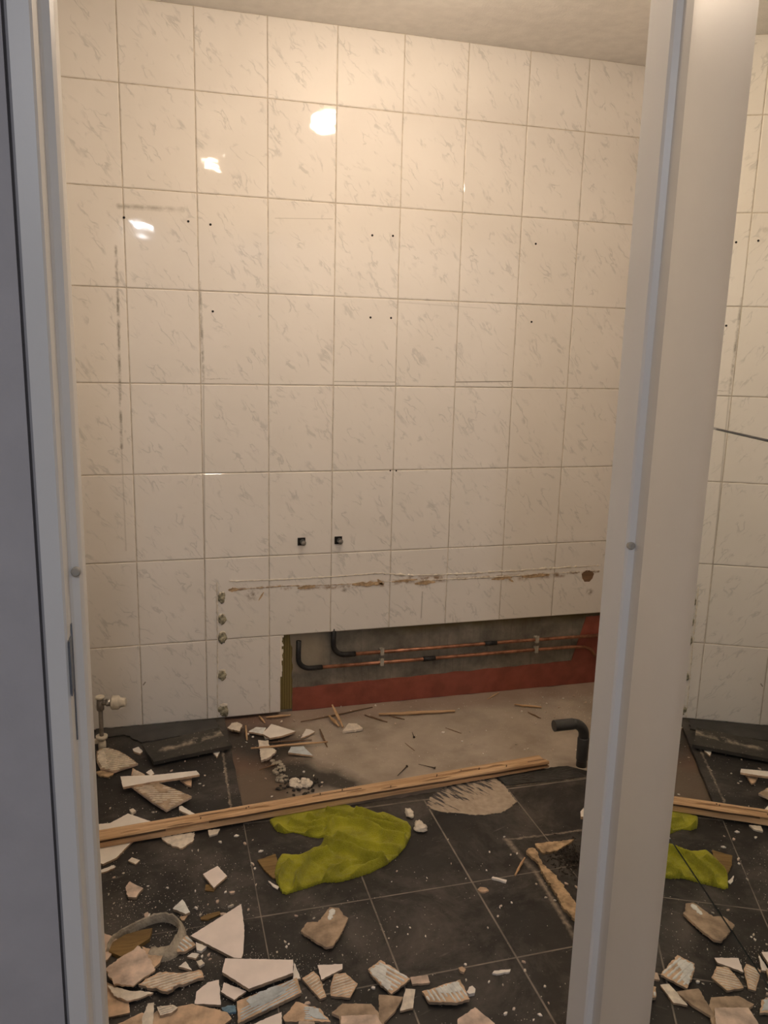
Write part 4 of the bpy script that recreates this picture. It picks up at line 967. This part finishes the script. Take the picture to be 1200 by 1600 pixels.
# ------------------------------------------------------------------ sticks and splinters on the concrete
def stick(p0, p1, r, m, label, z0=.004, z1=.004, base=CZ, flat=1.0, cat='splinter', name='wood_splinter', group=None):
    a = FL(p0[0], p0[1], base + z0); b = FL(p1[0], p1[1], base + z1); c = Vector(((a.x + b.x) / 2, (a.y + b.y) / 2, min(a.z, b.z) - r * .9))
    d = b - a; n = 10; P = []; R = []
    sd = a.x * 97
    for i in range(n + 1):
        s = i / n; P.append(a + d * s - c + Vector((0, 0, r * .5 * noise.noise(Vector((s * 5, sd, 0)))))); R.append(r * (.45 + .55 * math.sin(math.pi * min(.9, max(.12, s)))) * (1 + .3 * noise.noise(Vector((s * 9, sd, 2)))))
    bm = bmesh.new(); tube(bm, P, R, 5); fixn(bm)
    rz = math.atan2(d.y, d.x)
    # keep the grain along the stick: turn the mesh so the object's x runs along it
    bmesh.ops.rotate(bm, verts=bm.verts[:], cent=(0, 0, 0), matrix=Matrix.Rotation(-rz, 3, 'Z'))
    o = link(name, bm, m, None, c); o.rotation_euler = (0, 0, rz)
    return tag(o, label, cat, group)
stick((392, 1169), (512, 1159), .0052, 'pine', 'long thin pale stick lying over the plaster slab on the concrete', .018, .010)
stick((416, 1121), (454, 1117), .006, 'pine', 'short pale stick at the foot of the opened wall, left end', .006, .006)
stick((405, 1119), (414, 1129), .0045, 'pine', 'short slanted splinter just left of the pale stick by the wall', .005, .005)
stick((384, 1134), (386, 1156), .005, 'pine', 'short splinter beside the ragged plaster flake', .012, .004)
stick((500, 1140), (511, 1167), .004, 'pine_dark', 'thin brown splinter pointing at the viewer, end touching the long stick', .004, .004)
stick((470, 1128), (582, 1105), .0032, 'pine_dark', 'long thin dark splinter passing behind the upright splinters', .004, .004)
stick((519, 1101), (536, 1136), .006, 'pine', 'leaning upright splinter, the taller of two crossed ones', .055, .006)
stick((514, 1118), (530, 1135), .007, 'pine', 'leaning upright splinter, the shorter of two crossed ones', .022, .006)
stick((570, 1117), (605, 1128), .004, 'pine_dark', 'thin splinter left of the narrow plank on the concrete', .004, .004)
stick((592, 1116), (711, 1111), .0085, 'pine', 'narrow split plank lying on the concrete near the opened wall', .008, .008)
stick((608, 1118), (632, 1124), .003, 'pine_dark', 'tiny splinter in front of the narrow plank', .003, .003)
stick((804, 1101), (846, 1105), .0055, 'pine', 'short plank splinter near the red wall at the right', .005, .005)
stick((825, 1113), (845, 1122), .0032, 'pine_dark', 'thin splinter in front of the short plank splinter at the right', .003, .003)
stick((696, 1137), (721, 1146), .0018, 'pine_dark', 'hair-thin splinter in the middle of the concrete', .002, .002)
stick((633, 1161), (648, 1173), .0014, 'pine_dark', 'hair-thin splinter left of centre on the concrete, nearer the timber', .002, .002)
stick((405, 1203), (431, 1194), .0030, 'pine_dark', 'dark twig on the brown screed below the plaster slab', .004, .004)
stick((420, 1160), (487, 1156), .0030, 'pine_dark', 'dark splinter lying behind the long thin pale stick', .004, .004)
stick((805, 1367), (820, 1340), .0040, 'pine', 'short pale splinter on the black tiles left of the torn board strip', .004, .004, 0)
stick((228, 1444), (234, 1428), .0035, 'glaze_w', 'thin white stick with a knob end above the curved rim', .004, .010, 0)
stick((762, 1092), (780, 1082), .0028, 'pine', 'small splinter close to the red wall, right of the narrow plank', .003, .003)
def nail(p0, p1, label):
    a = FL(*p0, CZ + .003); b = FL(*p1, CZ + .003); c = (a + b) / 2; bm = bmesh.new()
    d = (b - a).normalized(); tube(bm, [a - c, b - c - d * .002], [.0010, .0020], 8); tube(bm, [b - c - d * .002, b - c], .0045, 12); fixn(bm)
    tag(link('nail', bm, 'nail', None, c), label, 'nail')
nail((654, 1194), (680, 1200), 'rusty nail on the concrete just behind the timber, lying sideways')
nail((621, 1212), (636, 1197), 'rusty nail on the concrete pointing toward the timber')
nail((644, 1144), (647, 1152), 'small screw standing near the middle of the concrete')

# rubble heap on the soot stain
c6 = FL(469, 1224, CZ + .01); root = empty('rubble_heap', (c6.x, c6.y, CZ), 'low heap of pale crumbled mortar on the sooty stain behind the timber', 'rubble')
bm = bmesh.new(); r6 = random.Random(2)
for k in range(26):
    a = r6.uniform(0, 6.28); rr = r6.uniform(0, 1) ** .6; x = .036 * rr * math.cos(a); y = .030 * rr * math.sin(a); s_ = r6.uniform(.006, .014)
    blob(bm, (x, y, .006 + (1 - rr) * .008), s_, s_, s_ * .8, k * 1.3, .5, 2)
link('crumbled_mortar', bm, 'plaster', root, smooth=False)
bm = bmesh.new()
for k in range(60):
    a = r6.uniform(0, 6.28); rr = r6.uniform(.9, 2.2); x = .036 * rr * math.cos(a); y = .030 * rr * math.sin(a); s_ = r6.uniform(.003, .008)
    blob(bm, (x, y, .003), s_, s_, s_ * .7, k * 1.7, .5, 1)
link('dark_crumbs', bm, 'ash', root)
# mortar corner lumps where screeds meet
c7 = FL(438, 1203, CZ); bm = bmesh.new()
for k in range(40):
    s_ = r6.uniform(.003, .010); t_ = k / 39; p = FL(432 + 10 * t_, 1188 + 34 * t_, CZ) - c7
    blob(bm, (p.x + r6.uniform(-.020, .020), p.y + r6.uniform(-.012, .012), .002), s_, s_, s_ * .7, k * 2.7, .5, 1)
tag(link('mortar_ridge', bm, 'dustgrey', None, c7), 'knobbly grey mortar ridge between the brown screed and the concrete', 'mortar')

# ------------------------------------------------------------------ the towel
opx = [(420, 1281), (426, 1290), (433, 1298), (446, 1301), (458, 1299), (470, 1302), (482, 1306), (497, 1308), (508, 1307), (512, 1313), (504, 1320), (490, 1324), (478, 1331), (466, 1336), (452, 1334), (440, 1334), (434, 1342), (430, 1353), (428, 1366), (432, 1378), (440, 1394), (448, 1396), (462, 1391), (480, 1386), (505, 1377), (530, 1377), (552, 1371), (580, 1362), (605, 1349), (622, 1336), (634, 1322), (642, 1306), (643, 1292), (637, 1284), (622, 1278), (608, 1272), (598, 1268), (591, 1270), (580, 1266), (566, 1260), (553, 1262), (542, 1256), (524, 1250), (500, 1243), (480, 1250), (458, 1262), (440, 1271), (428, 1276)]
OP = [FL(u, v, .006) for u, v in opx]
tc_ = FL(530, 1318, 0)
poly = [(p.x - tc_.x, p.y - tc_.y) for p in OP]
def dseg(p, a, b):
    ax, ay = a; bx, by = b; dx, dy = bx - ax, by - ay; L2 = dx * dx + dy * dy
    t_ = 0 if L2 == 0 else max(0, min(1, ((p[0] - ax) * dx + (p[1] - ay) * dy) / L2))
    return math.hypot(p[0] - ax - dx * t_, p[1] - ay - dy * t_), t_
def TL(u, v): p = FL(u, v, .03); return (p.x - tc_.x, p.y - tc_.y)
ridges = [  # polyline px, amplitude, width
    ([(432, 1378), (440, 1352), (452, 1340)], .012, .010), ([(462, 1385), (468, 1360), (484, 1338), (510, 1325)], .018, .013),
    ([(505, 1368), (520, 1350), (545, 1340)], .010, .014), ([(545, 1365), (575, 1345), (600, 1338)], .010, .014),
    ([(505, 1307), (520, 1318), (550, 1322), (575, 1333), (605, 1340)], .020, .011), ([(512, 1290), (520, 1280), (545, 1277), (575, 1284), (600, 1300), (632, 1305)], .017, .016),
    ([(530, 1298), (560, 1310), (590, 1318), (625, 1318)], .012, .014), ([(430, 1283), (450, 1292), (475, 1295), (500, 1290)], .013, .009),
    ([(455, 1278), (480, 1283), (510, 1276)], .012, .008), ([(480, 1270), (505, 1276), (530, 1270)], .011, .008), ([(510, 1262), (535, 1268), (560, 1276), (590, 1281), (630, 1290)], .015, .009),
    ([(555, 1260), (580, 1270), (610, 1279), (638, 1290)], .014, .008), ([(595, 1268), (620, 1280)], .010, .008), ([(440, 1299), (470, 1301), (500, 1306)], .007, .006), ([(442, 1392), (480, 1383), (530, 1372), (580, 1358), (615, 1338)], .009, .010)]
valleys = [([(512, 1300), (520, 1305), (535, 1312), (560, 1316), (575, 1326)], .017, .007), ([(590, 1328), (620, 1322), (638, 1310)], .010, .007), ([(600, 1293), (632, 1296)], .010, .006),
           ([(450, 1285), (480, 1290), (508, 1283)], .010, .006), ([(530, 1277), (570, 1279), (600, 1291)], .009, .006), ([(456, 1378), (458, 1352), (468, 1342)], .014, .006), ([(500, 1372), (512, 1345)], .006, .008),
           ([(545, 1266), (575, 1276), (600, 1282)], .008, .005), ([(530, 1350), (560, 1338), (590, 1338)], .006, .008)]
RG = [([TL(*q) for q in P], a, w_) for P, a, w_ in ridges]; VG = [([TL(*q) for q in P], a, w_) for P, a, w_ in valleys]
def th_(p):
    d = min(dseg(p, poly[i], poly[(i + 1) % len(poly)])[0] for i in range(len(poly)))
    e = min(1, d / .011); e = math.sqrt(e * (2 - e)) if e < 1 else 1
    q = (p[0] + .010 * noise.noise(Vector((p[0] * 14, p[1] * 14, 3))), p[1] + .010 * noise.noise(Vector((p[0] * 14, p[1] * 14, 8))))
    h = .010
    best = 0; tot = 0
    for P, a, w_ in RG:
        dd = min(dseg(q, P[i], P[i + 1])[0] for i in range(len(P) - 1)); g_ = a * 1.5 * math.exp(-(dd / (w_ * .62)) ** 1.5); best = max(best, g_); tot += g_
    h += best + .15 * tot
    for P, a, w_ in VG:
        dd = min(dseg(q, P[i], P[i + 1])[0] for i in range(len(P) - 1)); h -= a * 1.5 * math.exp(-(dd / (w_ * .65)) ** 1.6)
    h += .0035 * noise.noise(Vector((p[0] * 16, p[1] * 24, 0))) + .0030 * noise.noise(Vector((p[0] * 55, p[1] * 60, 6)))
    h = max(h, .004)
    # the timber presses the cloth down where it lies over it
    wx = p[0] + tc_.x - A.x; wy = p[1] + tc_.y - A.y; yy = -wx * dirv.y + wy * dirv.x
    press = max(0, min(1, (yy + .010) / .007))
    h = h * (1 - press) + min(h, .006) * press
    return e * h + .0015
xs = [p[0] for p in poly]; ys = [p[1] for p in poly]; st_ = .0028
bm = bmesh.new(); grid = {}
ni = int((max(xs) - min(xs)) / st_) + 2; nj = int((max(ys) - min(ys)) / st_) + 2
for i in range(ni):
    for j in range(nj):
        p = (min(xs) + i * st_, min(ys) + j * st_)
        if inside(p, poly): grid[i, j] = bm.verts.new((p[0], p[1], th_(p)))
for (i, j), v in list(grid.items()):
    q = [(i, j), (i + 1, j), (i + 1, j + 1), (i, j + 1)]
    if all(k in grid for k in q): bm.faces.new([grid[k] for k in q])
bmesh.ops.delete(bm, geom=[v for v in bm.verts if not v.link_faces], context='VERTS')
be = [e for e in bm.edges if len(e.link_faces) == 1]
r_ = bmesh.ops.extrude_edge_only(bm, edges=be)
for v in [g_ for g_ in r_['geom'] if isinstance(g_, bmesh.types.BMVert)]: v.co.z = .0006
bmesh.ops.recalc_face_normals(bm, faces=bm.faces[:])
if sum(f.normal.z for f in bm.faces) < 0: bmesh.ops.reverse_faces(bm, faces=bm.faces[:])
tag(link('towel', bm, 'towel', None, (tc_.x, tc_.y, 0), True), 'crumpled lime green towel on the black tiles, partly under the timber', 'towel')

# ------------------------------------------------------------------ small chips: one mesh each of a few kinds, copied
rc = random.Random(21)
protos = []
for k in range(6):
    bm = bmesh.new(); n = rc.randint(4, 6); P = [(math.cos(a) * rc.uniform(.6, 1.1), math.sin(a) * rc.uniform(.45, .9)) for a in [2 * math.pi * (i + rc.uniform(-.2, .2)) / n for i in range(n)]]
    poly_slab(bm, P, 0, rc.uniform(.45, .8)); fixn(bm)
    me = bpy.data.meshes.new('chip_mesh'); bm.to_mesh(me); bm.free(); me.materials.append(MT[['glaze_w', 'plaster', 'glaze_w', 'biscuit_pink', 'plaster', 'biscuit'][k]]); protos.append(me)
src = None
def chip(u, v, s, label, group, base=0.0, kind=None):
    global src
    if 'front' in group: where = ('by the right edge of the towel' if v < 1400 and u < 740 else 'near the torn board strip at the right' if v < 1460 and u > 740 else 'on the tiles at the bottom right' if u > 690 else 'among the ribbed shards at the bottom' if v > 1500 else 'around the L-shaped brown shard')
    elif 'left' in group: where = ('around the loose black slab and the long white strip' if v < 1240 else 'just beyond the timber at the left' if v < 1280 else 'close below the timber' if v < 1345 else 'beside the brown board under the towel' if u > 380 else 'by the left jamb between timber and heap' if u < 240 else 'around the small square white shard')
    else: where = ('around the pale shards at the left end of the concrete' if u < 480 and v < 1200 else 'around the crumbled mortar heap' if u < 520 and v >= 1200 else 'at the foot of the red coating in the right corner' if u > 780 and v < 1125 else 'beside the drain elbow' if u > 780 else 'along the foot of the opened wall' if v < 1125 else 'in the middle of the bare concrete')
    label = 'small pale chip ' + where; group = 'chips ' + where
    if src is None: src = bpy.data.objects.new('tile_chip', protos[0])
    c = src.copy(); COL.objects.link(c)
    k = kind if kind is not None else rc.choice([0, 1, 2, 3, 4, 0, 1, 2, 3])
    c.data = protos[k]
    p = FL(u, v, base); c.location = (p.x, p.y, base + .0002); c.rotation_euler = (0, 0, rc.uniform(0, 6.28)); m = s / 1000
    c.scale = (m, m * rc.uniform(.5, 1), m * .8)
    tag(c, label, 'chip', group); return c
near = [(655, 1291, 4), (620, 1362, 4), (612, 1378, 3), (700, 1312, 4), (705, 1350, 4), (728, 1373, 3), (765, 1332, 5), (798, 1336, 5), (788, 1308, 5), (760, 1360, 4), (783, 1416, 5), (799, 1411, 5), (778, 1432, 5), (762, 1450, 4), (781, 1419, 4), (818, 1504, 6), (820, 1517, 6), (764, 1535, 6), (786, 1540, 4), (790, 1585, 8), (803, 1577, 6), (844, 1587, 6), (851, 1542, 5), (857, 1568, 4), (834, 1594, 4), (667, 1372, 4), (621, 1449, 4), (641, 1450, 4), (665, 1463, 4), (637, 1460, 3), (838, 1382, 5), (867, 1408, 6), (853, 1403, 5), (885, 1382, 7), (900, 1387, 7), (900, 1345, 5), (808, 1334, 5), (728, 1532, 5), (727, 1508, 5), (583, 1545, 7), (576, 1548, 4), (505, 1540, 4), (535, 1493, 4), (463, 1432, 6), (388, 1422, 5), (490, 1436, 5), (448, 1480, 5), (451, 1476, 4), (433, 1488, 4), (446, 1473, 6), (480, 1570, 8), (478, 1560, 4), (470, 1550, 4), (640, 1560, 5)]
for u, v, s in near: chip(u, v, s, 'small pale chip scattered on the black tiles in front of the towel', 'small chips in front of the towel')
leftc = [(300, 1330, 5), (343, 1316, 6), (310, 1330, 6), (383, 1319, 7), (370, 1307, 8), (345, 1317, 6), (395, 1313, 4), (172, 1264, 6), (240, 1270, 6), (244, 1269, 4), (193, 1365, 5), (178, 1372, 5), (231, 1385, 4), (262, 1388, 5), (305, 1393, 6), (340, 1410, 7), (363, 1396, 9), (352, 1395, 6), (362, 1417, 10), (349, 1430, 9), (230, 1433, 12), (307, 1420, 8), (313, 1431, 6), (325, 1414, 4), (243, 1418, 3), (265, 1422, 3), (184, 1432, 4), (178, 1412, 5), (190, 1405, 4), (170, 1398, 5), (394, 1350, 8), (398, 1358, 6), (400, 1384, 6), (408, 1331, 8), (396, 1352, 5), (180, 1355, 5), (328, 1500, 5), (326, 1493, 6), (316, 1495, 6), (190, 1419, 3), (240, 1187, 5), (289, 1190, 5), (268, 1205, 7), (320, 1212, 5), (312, 1225, 5), (318, 1228, 5), (258, 1160, 8), (300, 1150, 6), (285, 1137, 5), (235, 1136, 8), (205, 1150, 5), (250, 1144, 4), (195, 1142, 7), (320, 1155, 7), (272, 1128, 5)]
for u, v, s in leftc: chip(u, v, s, 'small pale chip scattered on the floor left of the towel', 'small chips left of the towel')
backc = [(460, 1127, 8), (440, 1128, 9), (388, 1148, 8), (468, 1150, 6), (372, 1186, 5), (415, 1217, 5), (425, 1245, 5), (475, 1207, 7), (490, 1213, 6), (503, 1223, 6), (502, 1229, 6), (477, 1225, 5), (692, 1145, 8), (722, 1159, 6), (736, 1163, 5), (806, 1163, 5), (825, 1170, 5), (820, 1172, 5), (798, 1169, 4), (864, 1172, 5), (837, 1131, 5), (717, 1108, 8), (642, 1105, 5), (815, 1112, 7), (800, 1122, 5), (852, 1113, 7), (854, 1100, 7), (848, 1090, 6), (873, 1106, 6), (880, 1092, 7), (897, 1088, 6), (905, 1105, 6), (887, 1115, 5), (866, 1121, 5), (915, 1098, 6), (760, 1142, 4), (735, 1144, 5), (655, 1182, 4), (755, 1178, 4), (900, 1172, 5), (587, 1103, 7), (533, 1105, 6), (548, 1112, 6), (505, 1120, 5), (618, 1132, 7), (557, 1150, 4), (470, 1163, 4), (352, 1190, 4), (385, 1160, 5), (378, 1167, 4), (395, 1152, 7)]
for u, v, s in backc: chip(u, v, s, 'small chip scattered on the bare concrete behind the timber', 'small chips on the concrete', CZ)

# dust and grit too small to count
bm = bmesh.new(); rg = random.Random(77)
def grit(u, v, s, base):
    p = FL(u, v, base); a = rg.uniform(0, 6.28)
    P = [p + Vector((math.cos(a + k * 2.09) * s * rg.uniform(.5, 1), math.sin(a + k * 2.09) * s * rg.uniform(.5, 1), 0)) for k in range(3)]
    b = [bm.verts.new(q) for q in P]; t_ = bm.verts.new(p + Vector((0, 0, s * .8)))
    bm.faces.new((b[0], b[1], t_)); bm.faces.new((b[1], b[2], t_)); bm.faces.new((b[2], b[0], t_))
dens = [(165, 400, 1330, 1500, 900), (200, 520, 1490, 1600, 1500), (160, 360, 1140, 1290, 260), (430, 620, 1400, 1600, 300), (600, 890, 1300, 1600, 170), (400, 560, 1280, 1420, 60), (650, 900, 1230, 1330, 40), (170, 320, 1400, 1480, 250)]
for u0, u1, v0, v1, n in dens:
    for k in range(n):
        u = rg.uniform(u0, u1); v = rg.uniform(v0, v1); p = FL(u, v)
        if noise.noise(Vector((p.x * 7, p.y * 7, 0))) < rg.uniform(-.6, .25): continue
        if p.x > .31 and p.y > -.76: continue
        grit(u, v, abs(rg.gauss(.0006, .0009)) + .0006, 0)
fixn(bm)
tag(link('plaster_grit', bm, 'plaster', None, (0, 0, .0003)), 'fine white plaster grit strewn over the black tiles', 'grit', kind='stuff')
bm = bmesh.new()
for u0, u1, v0, v1, n in [(560, 920, 1085, 1200, 260), (820, 925, 1080, 1130, 200), (360, 560, 1115, 1200, 200)]:
    for k in range(n):
        u = rg.uniform(u0, u1); v = rg.uniform(v0, v1); p = FL(u, v)
        if p.x < .33 or p.y < -.64 or p.y > -.01: continue
        grit(u, v, abs(rg.gauss(.0006, .0010)) + .0007, CZ)
fixn(bm)
tag(link('concrete_grit', bm, 'plaster', None, (0, 0, .0005)), 'fine grit strewn over the bare concrete', 'grit', kind='stuff')
